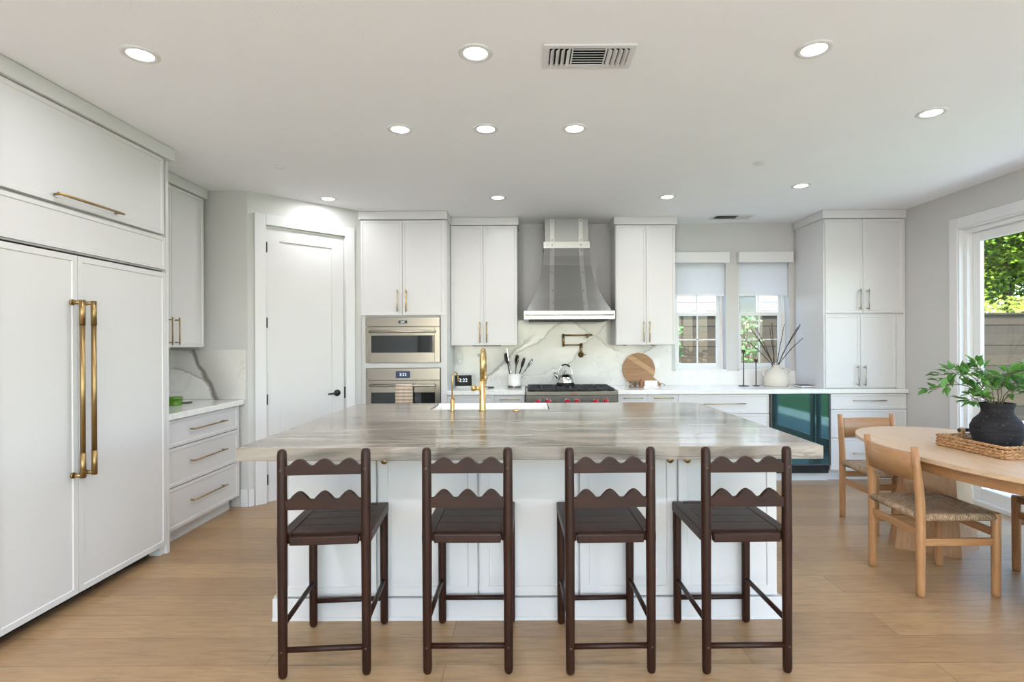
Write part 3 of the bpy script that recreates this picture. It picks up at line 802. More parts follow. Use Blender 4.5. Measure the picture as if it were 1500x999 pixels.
MB().lathe([(0, .018), (.070, .018), (.072, .03), (.072, .145), (.066, .145), (.064, .03), (0, .025)], n=32).build('jar', 'ceramic', t)
MB().lathe([(0, 0), (.073, 0), (.073, .018), (0, .018)], n=32).build('base_ring', 'steel', t)
def utensil(kind, label, mat, bx, by, dx, dy, L):
    t = thing(kind, label, 'utensil', (-.122+bx, 5.80+by, CZ+.035), 0, 'utensils in the white crock')
    d = Vector((dx, dy, 1)).normalized(); tip = d*L
    MB().tube([(0, 0, 0), tuple(d*(L-.075))], .0065, 8).build('handle', mat, t)
    q = d.to_track_quat('Z', 'Y').to_matrix().to_4x4()
    h = MB()
    mtx = Matrix.Translation(d*(L-.08)) @ q @ Matrix.Scale(1.4, 4)
    if kind == 'slotted_turner':
        for x in (-.026, -.009, .009, .026): h.prism([(x-.0062, -.002), (x+.0062, -.002), (x+.0062, .002), (x-.0062, .002)], .02, .085, mtx)
        for za, zb in ((0, .022), (.083, .095)): h.prism([(-.032, -.0022), (.032, -.0022), (.032, .0022), (-.032, .0022)], za, zb, mtx)
    elif kind == 'whisk':
        for a in range(5):
            A = math.pi*a/5
            h.tube([mtx @ Vector((.028*math.sin(math.pi*u)*math.cos(A), .028*math.sin(math.pi*u)*math.sin(A), .1*u)) for u in [i/8 for i in range(9)]], .0013, 5)
    else:
        h.lathe([(0, .0), (.02, .012), (.032, .035), (.034, .055), (.026, .08), (0, .092), (0, .088), (.024, .074), (.028, .05), (.02, .03), (0, .02)], (0, 0, 0), 20, Matrix.Translation((0,0,0)))
        for v in h.bm.verts: v.co = mtx @ Vector((v.co.x, v.co.y*.35, v.co.z))
    h.build('head', mat, t)
utensil('slotted_turner', 'steel slotted turner leaning left in the utensil crock', 'chrome', -.02, 0, -.15, .0, .33)
utensil('serving_spoon', 'broad dark spoon leaning left in the crock', 'slate', -.03, .02, -.19, .08, .29)
utensil('serving_spoon', 'grey spoon standing in the middle of the crock', 'steel', 0, .01, .10, .05, .27)
utensil('spatula_spoon', 'black spatula leaning right in the crock', 'black', .02, -.01, .32, -.05, .25)
utensil('ladle', 'steel ladle leaning far right over the crock rim', 'chrome', .03, .01, .62, .02, .27)

# cutting board leaning on the marble
t = thing('cutting_board', 'round wooden cutting board leaning on the marble', 'cutting board', (1.235, YB-.045, CZ+.001))
tilt = Matrix.Rotation(R(-4.5), 4, 'X'); rr = .178
def disc_poly(x): return math.sqrt(max(rr*rr-x*x, 0))
base_m = tilt @ Matrix.Translation((0, 0, rr)) @ Matrix.Rotation(R(34), 4, 'Y')
b = MB(); n_ = 64
circ = [(rr*math.cos(2*math.pi*k/n_), rr*math.sin(2*math.pi*k/n_)) for k in range(n_)]
XM = base_m @ Matrix.Rotation(R(90), 4, 'X')
b.prism(circ, -.009, .009, XM, bev=.002)
hd = [(-.10+.0, -.05), (.10, -.05)]
b.build('board', 'board', t)
b = MB(); poly = [(.12, -.10), (.165, -.045), (.30, -.03), (.315, -.02), (.318, 0), (.315, .02), (.30, .03), (.165, .045), (.12, .07)]
poly = [(x*.93, y*.8-.02) for x, y in poly]
b.prism(poly, -.0088, .0088, XM, bev=.002); b.build('paddle_handle', 'board', t)
a0, a1 = R(18), R(50)
top = [(rr*math.cos(a)*.995, rr*math.sin(a)*.995) for a in (R(12), R(18), R(24), R(30))]
b = MB(); ly0, ly1 = .035, .085
px = [-.99*disc_poly(ly1), ]
b.prism([(-.98*disc_poly(ly0), ly0), (.98*disc_poly(ly0), ly0), (.98*disc_poly(ly1), ly1), (-.98*disc_poly(ly1), ly1)], .0088, .0098, XM); b.build('pale_stave', 'boardlight', t)
pts = [XM @ Vector((.315+.035*math.cos(a), -.016+.03*math.sin(a), .006+.012*math.sin(a))) for a in [2*math.pi*k/20 for k in range(20)]]
MB().tube(pts, .003, 8, closed=True).build('leather_loop', 'leather', t)

for i, (x, y, lab) in enumerate(((1.105, 5.72, 'clear glass jar furthest left before the cutting board'), (1.158, 5.70, 'clear glass jar next to the wooden shaker'))):
    t = thing('glass_jar', lab, 'jar', (x, y, CZ), 0, 'small glass jars')
    MB().lathe([(0, 0), (.023, 0), (.024, .004), (.024, .062), (.021, .062), (.021, .006), (0, .005)], n=24).build('jar', 'jarglass', t)
    MB().lathe([(0, .004), (.02, .006), (.02, .035), (0, .036)], n=20).build('contents', 'teak', t)
t = thing('wooden_shaker', 'turned brown wooden shaker before the cutting board', 'shaker', (1.215, 5.75, CZ))
MB().lathe([(0, 0), (.026, 0), (.028, .006), (.020, .03), (.026, .05), (.024, .065)], n=24).build('body', 'teak', t)
MB().lathe([(.024, .065), (.020, .07), (.012, .075), (.014, .084), (0, .09)], n=24).build('cap', 'teak', t)
t = thing('butter_dish', 'white lidded butter dish before the cutting board', 'butter dish', (1.31, 5.74, CZ))
MB().box(-.08, .08, -.045, .045, 0, .012, .004, 2).build('plate', 'ceramic', t)
MB().box(-.068, .068, -.035, .035, .012, .07, .010, 2).build('lid', 'ceramic', t)

# candle holders, vase with twigs, book
def candle(x, y, h, r, lab):
    t = thing('candle_holder', lab, 'candle holder', (x, y, CZ), 0, 'black metal candle holders')
    MB().lathe([(0, 0), (r, 0), (r, .005), (.006, .009), (0, .009)], n=32).build('base', 'black', t)
    MB().cyl((0, 0, .008), (0, 0, h-.03), .0055, 12).build('stem', 'black', t)
    MB().lathe([(0, h-.032), (.008, h-.032), (.010, h-.026), (.017, h-.02), (.018, h), (.014, h), (.012, h-.012), (0, h-.012)], n=20).build('cup', 'black', t)
candle(2.325, 5.83, .385, .052, 'taller black candle holder, left of the pair by the cream vase')
candle(2.462, 5.84, .285, .038, 'shorter black candle holder, nearest the cream vase')
t = thing('vase', 'cream two-handled stoneware vase on the back counter', 'vase', (2.655, 5.80, CZ))
MB().lathe([(0, 0), (.112, 0), (.122, .01), (.127, .05), (.122, .10), (.104, .145), (.072, .175), (.048, .19), (.040, .205), (.042, .228), (.036, .228), (.034, .205), (.04, .19), (.06, .17), (.09, .14), (.11, .09), (.11, .02), (0, .015)], n=44).build('body', 'stone_pot', t)
for sx in (-1, 1):
    pts = [(sx*(.083+.058*math.sin(a)), 0, .150+.040*math.cos(a)*1.0) for a in [R(x) for x in range(-5, 186, 14)]]
    MB().tube(pts, .0095, 10).build('handle', 'stone_pot', t)
def twig(i, dx, dz, lab, side=0):
    t = thing('dry_twig', lab, 'twig', (2.655+.02*(dx), 5.80, CZ+.06), 0, 'dry twigs in the cream vase')
    rnd = random.Random(i); pts = []; n = 9
    for k in range(n):
        u = k/(n-1)
        x0 = .018*(1 if dx > 0 else -1)*min(u*3, 1)
        pts.append((x0+dx*max(u-.3, 0)/.7*(.75+.25*u)+rnd.uniform(-.004, .004), side*u+rnd.uniform(-.003, .003), .0+dz*u))
    b = MB(); b.tube(pts, [.0048-.0024*k/(n-1) for k in range(n)], 6)
    b.build('stem', 'twig', t)
    bd = MB()
    for k in range(14):
        u = .42+.56*k/13; j = min(int(u*(n-1)), n-2); f = u*(n-1)-j
        p = Vector(pts[j]).lerp(Vector(pts[j+1]), f)+Vector((rnd.choice((-1, 1))*.0035, rnd.uniform(-.003, .003), 0))
        bmesh.ops.create_icosphere(bd.bm, subdivisions=1, radius=.0046, matrix=Matrix.Translation(p) @ Matrix.Diagonal((.8, .8, 1.6, 1)))
    bd.build('buds', 'twig', t)
TW = [(-.37, .49, 'lowest dry twig, reaching furthest left'), (-.265, .575, 'dry twig second from the left in the cream vase'), (-.235, .55, 'dry twig third from the left in the cream vase'), (-.185, .585, 'dry twig fourth from the left in the cream vase'),
      (-.055, .56, 'dry twig left of the upright one in the cream vase'), (-.02, .615, 'upright dry twig at the middle of the cream vase'), (.09, .60, 'dry twig just right of the upright one'), (.19, .565, 'dry twig fourth from the right in the cream vase'),
      (.235, .60, 'dry twig third from the right in the cream vase'), (.25, .585, 'dry twig second from the right in the cream vase'), (.39, .55, 'lowest dry twig, reaching furthest right')]
for i, (dx, dz, lab) in enumerate(TW): twig(i, dx, dz, lab, ((i*37) % 7-3)*.015)
t = thing('book', 'thin dark-edged white book lying on the counter', 'book', (2.93, 5.66, CZ), 4)
MB().box(-.115, .115, -.07, .07, .004, .020, .001).build('pages', 'plastic', t)
b = MB(); b.box(-.118, .118, -.072, .072, 0, .004); b.box(-.118, .118, -.072, .072, .020, .0235); b.build('cover', 'slate', t)

# ------------------------------------------------------------ island
t = thing('kitchen_island', 'white panelled kitchen island base with brass knobs', 'kitchen island', (0, 2.73, 0))
b = MB()
b.box(-1.25, -.72, .022, 1.47, 0, .853); b.box(.20, 1.26, .022, 1.47, 0, .853); b.box(-.72, .20, .022, 1.08, 0, .853); b.box(-.72, .20, 1.08, 1.47, 0, .66)
b.box(-1.262, -1.25, .03, 1.46, .11, .853)
b.build('body', 'white', t)
b = MB(); b.box(-1.27, 1.28, -.006, .022, 0, .11, .003); b.box(-1.27, 1.28, -.012, -.006, 0, .018, .002)
for x in (-1.275, 1.262): b.box(x, x+.012, .022, 1.47, 0, .11, .002)
b.build('baseboard', 'white', t)
sx_ = [-1.245, -.746, -.24, .262, .755, 1.255]
kn = {0: [-.80], 1: [-.705], 2: [-.20], 3: [.715], 4: [.80]}
for i in range(5):
    dr = MB().panel(sx_[i]+.004, sx_[i+1]-.004, .118, .852, .0, .02, .045, .006).build('door', 'white', t)
    for x in kn[i]:
        MB().lathe([(0, 0), (.006, 0), (.006, .014), (.015, .018), (.017, .024), (.014, .029), (0, .03)], (x, .0, .80), 20, AX).build('knob', 'brass', dr)
# quartzite top with a notch for the apron sink and rounded far corners
X0, X1, Y0, Y1 = -1.307, 1.339, 2.46, 4.28
poly = [(X0, Y0), (X1, Y0)]
r_ = .14
poly += [(X1-r_+r_*math.cos(a), Y1-r_+r_*math.sin(a)) for a in [R(x) for x in range(0, 91, 15)]]
poly += [(.17, Y1), (.17, 3.86), (-.69, 3.86), (-.69, Y1)]
poly += [(X0+r_+r_*math.cos(a), Y1-r_+r_*math.sin(a)) for a in [R(x) for x in range(90, 181, 15)]]
o = MB().prism(poly, .854, .914, bev=.003).build('island_countertop', 'quartzite')
tag(o, 'thick beige-veined stone countertop on the island', 'countertop')
t = thing('apron_sink', 'white apron-front sink set in the far side of the island', 'sink', (-.26, 4.085, .665))
b = MB(); hx, hy = .427, .222
b.box(-hx, hx, -hy, hy, 0, .012); b.box(-hx, hx, -hy, -hy+.022, .012, .236, .004); b.box(-hx, hx, hy-.025, hy, .012, .247, .005)
b.box(-hx, -hx+.022, -hy+.022, hy-.025, .012, .236, .004); b.box(hx-.022, hx, -hy+.022, hy-.025, .012, .236, .004)
b.build('basin', 'ceramic', t)
MB().lathe([(0, .0125), (.045, .0125), (.043, .017), (0, .015)], n=24).build('drain', 'gold', t)

t = thing('kitchen_faucet', 'tall brushed gold kitchen faucet on the island', 'faucet', (-.302, 3.80, .914))
MB().lathe([(0, 0), (.027, 0), (.027, .006), (.0215, .008), (.0215, .205), (0, .205)], n=28).build('body', 'gold', t)
pts = [(0, 0, .20), (0, 0, .33)]+[(0, .085-.085*math.cos(a), .33+.085*math.sin(a)) for a in [R(x) for x in range(15, 181, 15)]]+[(0, .17, .26)]
MB().tube(pts, .0185, 18).build('spout', 'gold', t)
MB().tube([(0, .17, .262), (0, .17, .17)], [.0195, .017], 18).build('spray_head', 'gold', t)
h = MB(); h.tube([(-.015, 0, .155), (-.05, 0, .155)], .012, 16); h.tube([(-.048, 0, .155), (-.076, 0, .155)], .0205, 20); h.build('side_handle', 'gold', t)
t = thing('filter_tap', 'small gold gooseneck water tap on the island', 'faucet', (-.512, 3.80, .914))
MB().lathe([(0, 0), (.020, 0), (.020, .004), (.014, .006), (.014, .078), (.006, .082), (0, .082)], n=22).build('body', 'gold', t)
pts = [(0, 0, .07), (0, 0, .225)]+[(.016-.016*math.cos(a), .03-.03*math.cos(a), .225+.042*math.sin(a)) for a in [R(x) for x in range(20, 181, 20)]]+[(.034, .062, .20)]
MB().tube(pts, .0052, 12).build('spout', 'gold', t)
MB().tube([(.010, -.004, .07), (.013, -.008, .105)], .0045, 10).build('lever', 'gold', t)
o = MB().lathe([(0, 0), (.026, 0), (.026, .004), (.018, .006), (.017, .009), (0, .010)], n=28).build('air_switch', 'gold')
tag(o, 'low round gold sink button on the island top', 'sink button', loc=(-.068, 3.79, .914))

# ------------------------------------------------------------ bar stools
def make_stool(label):
    t = thing('bar_stool', label, 'bar stool', (0, 0, 0), 0, 'dark wooden bar stools at the island')
    hx, hy = .17, .206
    for sx in (-1, 1):
        x = sx*hx
        MB().lathe([(0, 0), (.010, 0), (.016, .006), (.0185, .02), (.0195, .3), (.0205, .545), (.0215, .57), (.0205, .60), (.020, .75), (.0195, .925), (.017, .938), (.010, .945), (0, .946)], (x, -hy, 0), 18).build('back_post', 'walnut2', t)
        MB().lathe([(0, 0), (.010, 0), (.0165, .007), (.019, .02), (.0195, .3), (.020, .55)], (x, hy, 0), 18).build('leg', 'walnut2', t)
        MB().tube([(x, -hy, .215), (x, hy, .215)], .011, 10).build('side_stretcher', 'walnut1', t)
    MB().tube([(-hx, -hy, .115), (hx, -hy, .115)], .012, 10).build('back_stretcher', 'walnut0', t)
    MB().tube([(-hx, hy, .125), (hx, hy, .125)], .012, 10).build('front_stretcher', 'walnut0', t)
    # seat frame: rails round the planks
    b = MB()
    b.box(-hx-.020, -hx+.030, -hy+.012, hy+.022, .548, .594, .006, 2); b.box(hx-.030, hx+.020, -hy+.012, hy+.022, .548, .594, .006, 2)
    b.box(-hx+.030, hx-.030, -hy-.012, -hy+.020, .548, .584, .005, 2); b.box(-hx+.030, hx-.030, hy-.012, hy+.022, .548, .594, .006, 2)
    b.build('seat_frame', 'walnut1', t)
    b = MB(); n = 4; y0, y1 = -hy+.021, hy-.013; w_ = (y1-y0)/n
    for k in range(n): b.box(-hx+.0305, hx-.0305, y0+k*w_+.0008, y0+(k+1)*w_-.0008, .568, .592, .0015)
    b.build('seat', 'walnut0', t)
    def slat(zb, zv, amp):
        b = MB(); W = hx-.014; pts = [(-W, zb)]
        pts.append((W, zb)); N_ = 72; up = []
        for k in range(N_+1):
            u = k/N_; s_ = (u-.02)/.96; ph = s_*3
            if s_ <= 0 or s_ >= 1: h = 0
            else:
                f = ph-int(ph); c = .5-.5*math.cos(2*math.pi*f)
                g = min(max((f-.09)/.82, 0), 1); h = amp*(.65*math.sin(math.pi*g)**.9+.35*c)
            up.append((W-2*W*u, zv+h))
        b.prism(pts+up, -.010, .010, Matrix.Translation((0, -hy, 0)) @ Matrix.Rotation(R(90), 4, 'X'))
        return b.build('back_slat', 'walnut0', t)
    slat(.839, .877, .028); slat(.696, .736, .034)
    b = MB()
    for sx in (-1, 1):
        for z in (.862,): b.lathe([(.006, 0), (.006, .002), (.004, .003), (0, .003)], (sx*hx, -hy-.0195, z), 12, AX)
        b.lathe([(.005, 0), (.005, .002), (0, .003)], (sx*hx, -hy-.019, .115), 10, AX)
    b.build('peg', 'leather', t)
    return t
ST = [((-.857, 2.478, 0), 4.5, 'leftmost dark scalloped-back bar stool, turned slightly left'), ((-.247, 2.494, 0), 0, 'second dark scalloped-back bar stool from the left'),
      ((.345, 2.488, 0), 1.5, 'third dark scalloped-back bar stool from the left'), ((.916, 2.489, 0), 1, 'rightmost dark scalloped-back bar stool, nearest the dining table')]
s0 = make_stool(ST[0][2])
for i, (loc, rz, lab) in enumerate(ST):
    o = s0 if i == 0 else dup(s0)
    o.location = loc; o.rotation_euler = (0, 0, R(rz)); o['label'] = lab

# ------------------------------------------------------------ dining table, chairs, tray, plant
TC = (2.72, 3.13)
t = thing('dining_table', 'oval pale oak dining table on tapered pedestals', 'dining table', (*TC, 0))
def sup(a, b_, n=2.25, N_=72):
    return [(a*abs(math.cos(u))**(2/n)*math.copysign(1, math.cos(u)), b_*abs(math.sin(u))**(2/n)*math.copysign(1, math.sin(u))) for u in [2*math.pi*(k+.5)/N_ for k in range(N_)]]
b = MB(); b.prism(sup(.565-.03, .945-.03), .715, .728, None, sup(.565, .945)); b.prism(sup(.565, .945), .728, .750); b.build('tabletop', 'oaktop', t)
b = MB()
o_ = sup(.565-.055, .945-.055); i_ = sup(.565-.08, .945-.08); N_ = len(o_)
va = [[b.bm.verts.new((x, y, z)) for x, y in P] for P, z in ((o_, .66), (o_, .716), (i_, .716), (i_, .66))]
for j in range(4):
    A, B = va[j], va[(j+1) % 4]
    for k in range(N_): b.bm.faces.new((A[k], A[(k+1) % N_], B[(k+1) % N_], B[k]))
b.build('apron', 'oak1', t)
for sy in (1, -1):
    pb = [(-.25, .53), (.04, .33), (.29, .50), (.27, .62), (-.22, .64)]
    pt = [(-.16, .53), (.04, .40), (.20, .50), (.19, .58), (-.14, .60)]
    if sy < 0: pb = [(x, -y) for x, y in pb][::-1]; pt = [(x, -y) for x, y in pt][::-1]
    MB().prism(pb, 0, .716, None, pt).build('pedestal', 'oak2', t)

def make_chair(label):
    t = thing('dining_chair', label, 'dining chair', (0, 0, 0), 0, 'oak dining chairs with woven seats')
    hx, hy = .205, .205
    for sx in (-1, 1):
        b = MB(); x = sx*hx
        b.tube([(x, -hy, 0), (x, -hy, .02), (x, -hy+.002, .40), (x, -hy, .52), (x, -hy-.018, .70), (x, -hy-.03, .808)], [.020, .022, .0235, .0225, .020, .0185], 18)
        b.build('back_post', 'oak2', t)
        b = MB(); b.tube([(x, hy, 0), (x, hy, .02), (x, hy, .44), (x, hy, .452)], [.020, .022, .0235, .021], 18); b.build('leg', 'oak2', t)
        MB().box(x-.011, x+.011, -hy+.01, hy-.01, .275, .315, .004, 2).build('side_stretcher', 'oak1', t)
    MB().box(-hx+.01, hx-.01, -hy-.010, -hy+.010, .320, .362, .004, 2).build('back_stretcher', 'oak0', t)
    MB().box(-hx+.01, hx-.01, hy-.010, hy+.010, .320, .362, .004, 2).build('front_stretcher', 'oak0', t)
    # curved back panel
    b = MB(); K = 12; rows = []
    for k in range(K+1):
        u = -1+2*k/K; x = hx*u*.97; bow = -.030*(1-u*u)
        y0 = -hy-.018+bow
        rows.append([b.bm.verts.new(p) for p in ((x, y0+.012, .625), (x, y0-.008, .625), (x, y0-.020, .775), (x, y0+.000, .775))])
    for r0, r1 in zip(rows, rows[1:]):
        for k in range(4):
            f = b.bm.faces.new((r0[k], r0[(k+1) % 4], r1[(k+1) % 4], r1[k])); f.smooth = k in (1, 3)
    b.bm.faces.new(rows[0]); b.bm.faces.new(rows[-1][::-1])
    b.build('backrest', 'oak0', t)
    # woven rush seat, dished to the middle with fat wrapped edges
    b = MB(); G = 16; g = []
    for i in range(G+1):
        row = []
        for j in range(G+1):
            u, v = -1+2*i/G, -1+2*j/G; m_ = max(abs(u), abs(v))
            z = .452-.020*(1-m_)**.8-(.016 if m_ > .99 else 0)
            row.append(b.bm.verts.new((u*(hx+.004), v*(hy+.004), z)))
        g.append(row)
    for i in range(G):
        for j in range(G): b.bm.faces.new((g[i][j], g[i+1][j], g[i+1][j+1], g[i][j+1])).smooth = True
    for (xa, ya), (xb, yb) in (((-1, -1), (1, -1)), ((1, -1), (1, 1)), ((1, 1), (-1, 1)), ((-1, 1), (-1, -1))):
        b.tube([(xa*hx, ya*hy, .430), (xb*hx, yb*hy, .430)], .021, 12)
    b.build('seat', 'rush', t)
    return t
CHS = [((2.338, 3.163, 0), -90, 'oak dining chair nearest the island, woven seat'), ((2.697, 4.10, 0), 180, 'oak dining chair at the far end of the table'), ((3.17, 3.10, 0), 95, 'oak dining chair tucked in on the glass door side')]
c0 = make_chair(CHS[0][2])
for i, (loc, rz, lab) in enumerate(CHS):
    o = c0 if i == 0 else dup(c0)
    o.location = loc; o.rotation_euler = (0, 0, R(rz)); o['label'] = lab

t = thing('rattan_tray', 'woven rattan tray with dark handles on the dining table', 'tray', (2.735, 3.13, .750), 4)
b = MB(); ax_, ay_ = .215, .215
def braid(p, q, z, r):
    p, q = Vector(p), Vector(q); n = max(int((q-p).length/.012), 4); d = (q-p).normalized(); s_ = d.cross(Vector((0, 0, 1)))
    for ph in (0, 2.1, 4.2):
        b.tube([p.lerp(q, k/n)+s_*math.cos(k*.9+ph)*r*.6+Vector((0, 0, z+math.sin(k*.9+ph)*r*.6)) for k in range(n+1)], r*.62, 6)
cs_ = [(-ax_, -ay_, 0), (ax_, -ay_, 0), (ax_, ay_, 0), (-ax_, ay_, 0)]
for k in range(4):
    for z, r in ((.010, .009), (.026, .009), (.042, .008), (.062, .008)): braid(cs_[k], cs_[(k+1) % 4], z, r)
    p, q = Vector(cs_[k]), Vector(cs_[(k+1) % 4])
    for j in range(1, 9): c = p.lerp(q, j/9); b.tube([c+Vector((0, 0, .04)), c+Vector((0, 0, .064))], .006, 6)
b.build('woven_rim', 'rattan', t)
MB().box(-ax_+.004, ax_-.004, -ay_+.004, ay_-.004, .002, .010).build('base', 'plastic', t, 'pale tray base')
for sy in (-1, 1):
    b = MB(); y = sy*ay_
    b.tube([(-.075, y, .088), (.075, y, .088)], .011, 12)
    h = b.build('handle', 'black', t)
    b = MB()
    for x in (-.055, .055): b.lathe([(0, .045), (.014, .05), (.018, .075), (.018, .098), (0, .106)], (x, y, 0), 10)
    b.build('wrapping', 'rattan', h)

VP = Vector((2.73, 3.165, .7605))
t = thing('vase', 'round black pottery vase in the rattan tray', 'vase', VP)
MB().lathe([(0, 0), (.082, 0), (.095, .008), (.112, .045), (.127, .09), (.127, .125), (.110, .165), (.084, .192), (.075, .208), (.074, .225), (.083, .252), (.086, .262), (.080, .264), (.070, .235), (.062, .20), (.095, .15), (.11, .10), (.08, .02), (0, .015)], n=52).build('body', 'pot', t)
def leaf(bm, p, d, up, L, W):
    d = d.normalized(); s_ = d.cross(up).normalized(); nrm = s_.cross(d)
    V = lambda a, b_, c: bm.verts.new(p+d*a*L+s_*b_*W+nrm*c*L)
    a = V(0, 0, 0); m1, m2 = V(.35, 0, -.03), V(.7, 0, -.02); e = V(1, 0, -.10)
    l1, l2 = V(.3, .5, .06), V(.68, .36, .04); r1, r2 = V(.3, -.5, .06), V(.68, -.36, .04)
    for f in ((a, m1, l1), (m1, m2, l2, l1), (m2, e, l2), (a, r1, m1), (m1, r1, r2, m2), (m2, r2, e)): bm.faces.new(f).smooth = True
def branch(i, tip, lab, lift=.12):
    t = thing('leafy_branch', lab, 'leafy branch', VP+Vector((0, 0, .10)), 0, 'green leafy branches in the black vase')
    rnd = random.Random(100+i); tip = Vector(tip); base = Vector((tip.x*.10, tip.y*.10, .155)); base.x = max(-.05, min(.05, base.x)); base.y = max(-.05, min(.05, base.y))
    P = [Vector((-base.x*.5, -base.y*.5, 0)), base]
    n = 9
    for k in range(1, n+1):
        u = k/n; q = base.lerp(tip, u)+Vector((rnd.uniform(-.008, .008), rnd.uniform(-.008, .008), lift*math.sin(math.pi*u)*.7)); P.append(q)
    st = MB(); st.tube(P, [.0035-.0022*k/(len(P)-1) for k in range(len(P))], 6)
    lf = MB()
    for k in range(3, len(P)):
        d = (P[k]-P[k-1]).normalized()
        for c in range(2):
            q = P[k].lerp(P[k-1], rnd.random()*.6)
            side = Vector((rnd.uniform(-1, 1), rnd.uniform(-1, 1), rnd.uniform(-.3, .8))).normalized()
            e = q+(d*.6+side*.8).normalized()*rnd.uniform(.02, .05); st.tube([q, e], .0011, 5)
            for j in range(2):
                dd = (d*.5+side*.8+Vector((rnd.uniform(-.6, .6), rnd.uniform(-.6, .6), rnd.uniform(-.5, .3)))).normalized()
                leaf(lf.bm, e, dd, Vector((rnd.uniform(-.4, .4), rnd.uniform(-.4, .4), 1)), rnd.uniform(.052, .080), rnd.uniform(.024, .037))
    leaf(lf.bm, P[-1], (P[-1]-P[-2]), Vector((0, .3, 1)), .055, .03)
    st.build('stem', 'twig2', t); lf.build('leaves', 'leaf', t)
# tips are relative to a point inside the neck
BR = [((-.36, .00, .24), 'leafy branch reaching furthest left from the black vase'), ((-.30, -.06, .34), 'leafy branch arching high to the upper left'), ((-.24, .10, .32), 'leafy branch behind the high left one'),
      ((-.20, -.05, .18), 'short leafy branch drooping low on the left'), ((-.08, .05, .36), 'upright leafy branch left of the vase centre'), ((.05, -.05, .33), 'upright leafy branch over the vase mouth'),
      ((.14, .10, .30), 'leafy branch leaning back right of the vase'), ((.26, -.02, .25), 'leafy branch spreading low to the right'), ((.30, .05, .36), 'leafy branch rising high at the right edge'), ((.10, -.16, .22), 'leafy branch leaning forward over the vase rim')]
for i, (tp, lab) in enumerate(BR): branch(i, tp, lab, .02 if i == 3 else .10)

# ------------------------------------------------------------ ceiling fittings
CANS = [(-1.73, 2.46, 'recessed ceiling light at the far left over the refrigerator'), (-.22, 2.46, 'recessed ceiling light nearest the big air vent, left of it'), (1.295, 2.44, 'recessed ceiling light right of the big air vent'),
        (-.76, 3.33, 'left one of the three clustered lights over the sink'), (-.237, 3.33, 'middle one of the three clustered lights over the sink'), (.304, 3.33, 'right one of the three clustered lights over the sink'),
        (2.328, 3.125, 'recessed ceiling light over the dining table'), (-1.77, 4.91, 'recessed ceiling light in front of the pantry door'), (-.245, 4.90, 'recessed ceiling light before the cabinet left of the hood'),
        (1.276, 4.90, 'recessed ceiling light before the cabinet right of the hood'), (2.31, 4.57, 'recessed ceiling light before the tall corner cabinet')]
REAR_FILL = [(x, y) for y in (.5, -1.3, -3.1) for x in (-1.9, 0, 1.9)]  # extra unseen ceiling lights, added to brighten the room from behind
def make_can(lab, power=CAN):
    t = thing('recessed_light', lab, 'ceiling light', (0, 0, CH), 0, 'round recessed ceiling lights')
    MB().lathe([(.052, -.002), (.056, -.006), (.072, -.007), (.078, -.003), (.078, -.0005)], n=36).build('trim_ring', 'trim', t)
    MB().lathe([(0, -.003), (.053, -.003), (.053, -.0005), (0, -.0005)], n=32).build('diffuser', 'led', t)
    ld = bpy.data.lights.new('lamp', 'AREA'); ld.shape = 'DISK'; ld.size = .10; ld.energy = power; ld.color = (.955, .955, 1)
    lo = bpy.data.objects.new('lamp', ld); col.objects.link(lo); lo.parent = t; lo.location = (0, 0, -.009)
    return t
k0 = make_can(CANS[0][2])
allc = list(CANS)+[(x, y, 'added recessed fill light behind the camera') for x, y in REAR_FILL]
k1 = make_can(allc[-1][2], REAR_FILL_POWER)
for i, (x, y, lab) in enumerate(allc):
    src, first = (k0, i == 0) if i < len(CANS) else (k1, i == len(CANS))
    o = src if first else dup(src)
    o.location = (x, y, CH); o['label'] = lab
for x, y, lab in ((-1.80, 4.03, 'small white sprinkler cap before the pantry door'), (1.71, 3.99, 'small white sprinkler cap right of the island')):
    o = MB().lathe([(.0, -.008), (.034, -.008), (.040, -.004), (.041, -.0005)], n=32).build('sprinkler_cap', 'trim'); tag(o, lab, 'sprinkler cap', 'ceiling sprinkler caps', loc=(x, y, CH))

t = thing('air_vent', 'large white ceiling air vent with slanted louvres', 'air vent', (.29, 2.485, CH))
W2, D2 = .205, .102
MB().box(-W2+.02, W2-.02, -D2+.02, D2-.02, -.003, -.0005).build('duct_opening', 'vent_dark', t)
b = MB()
b.box(-W2, W2, -D2, -D2+.028, -.011, -.001, .002); b.box(-W2, W2, D2-.028, D2, -.011, -.001, .002); b.box(-W2, -W2+.028, -D2+.028, D2-.028, -.011, -.001, .002); b.box(W2-.028, W2, -D2+.028, D2-.028, -.011, -.001, .002)
b.box(-.078, -.072, -D2+.028, D2-.028, -.011, -.001); b.box(.072, .078, -D2+.028, D2-.028, -.011, -.001)
b.build('frame', 'trim', t)
b = MB()
for sx in (-1, 1):
    for k in range(4):
        x = sx*(.092+k*.024)
        b.box(x-.010, x+.010, -D2+.03, D2-.03, -.013, -.0115, rot=Matrix.Rotation(R(38)*sx, 4, 'Y'))
for k in range(7):
    y = -D2+.036+k*.0215
    b.box(-.072, .072, y-.008, y+.008, -.012, -.0105, rot=Matrix.Rotation(R(24), 4, 'X'))
b.build('louvres', 'trim', t)
t = thing('air_vent', 'small ceiling air vent by the window wall', 'air vent', (2.15, 5.68, CH))
MB().box(-.18, .18, -.08, .08, -.003, -.0005).build('duct_opening', 'vent_dark', t)
b = MB(); b.box(-.205, .205, -.105, -.08, -.010, -.001); b.box(-.205, .205, .08, .105, -.010, -.001); b.box(-.205, -.18, -.08, .08, -.010, -.001); b.box(.18, .205, -.08, .08, -.010, -.001)
b.build('frame', 'trim', t)
b = MB()
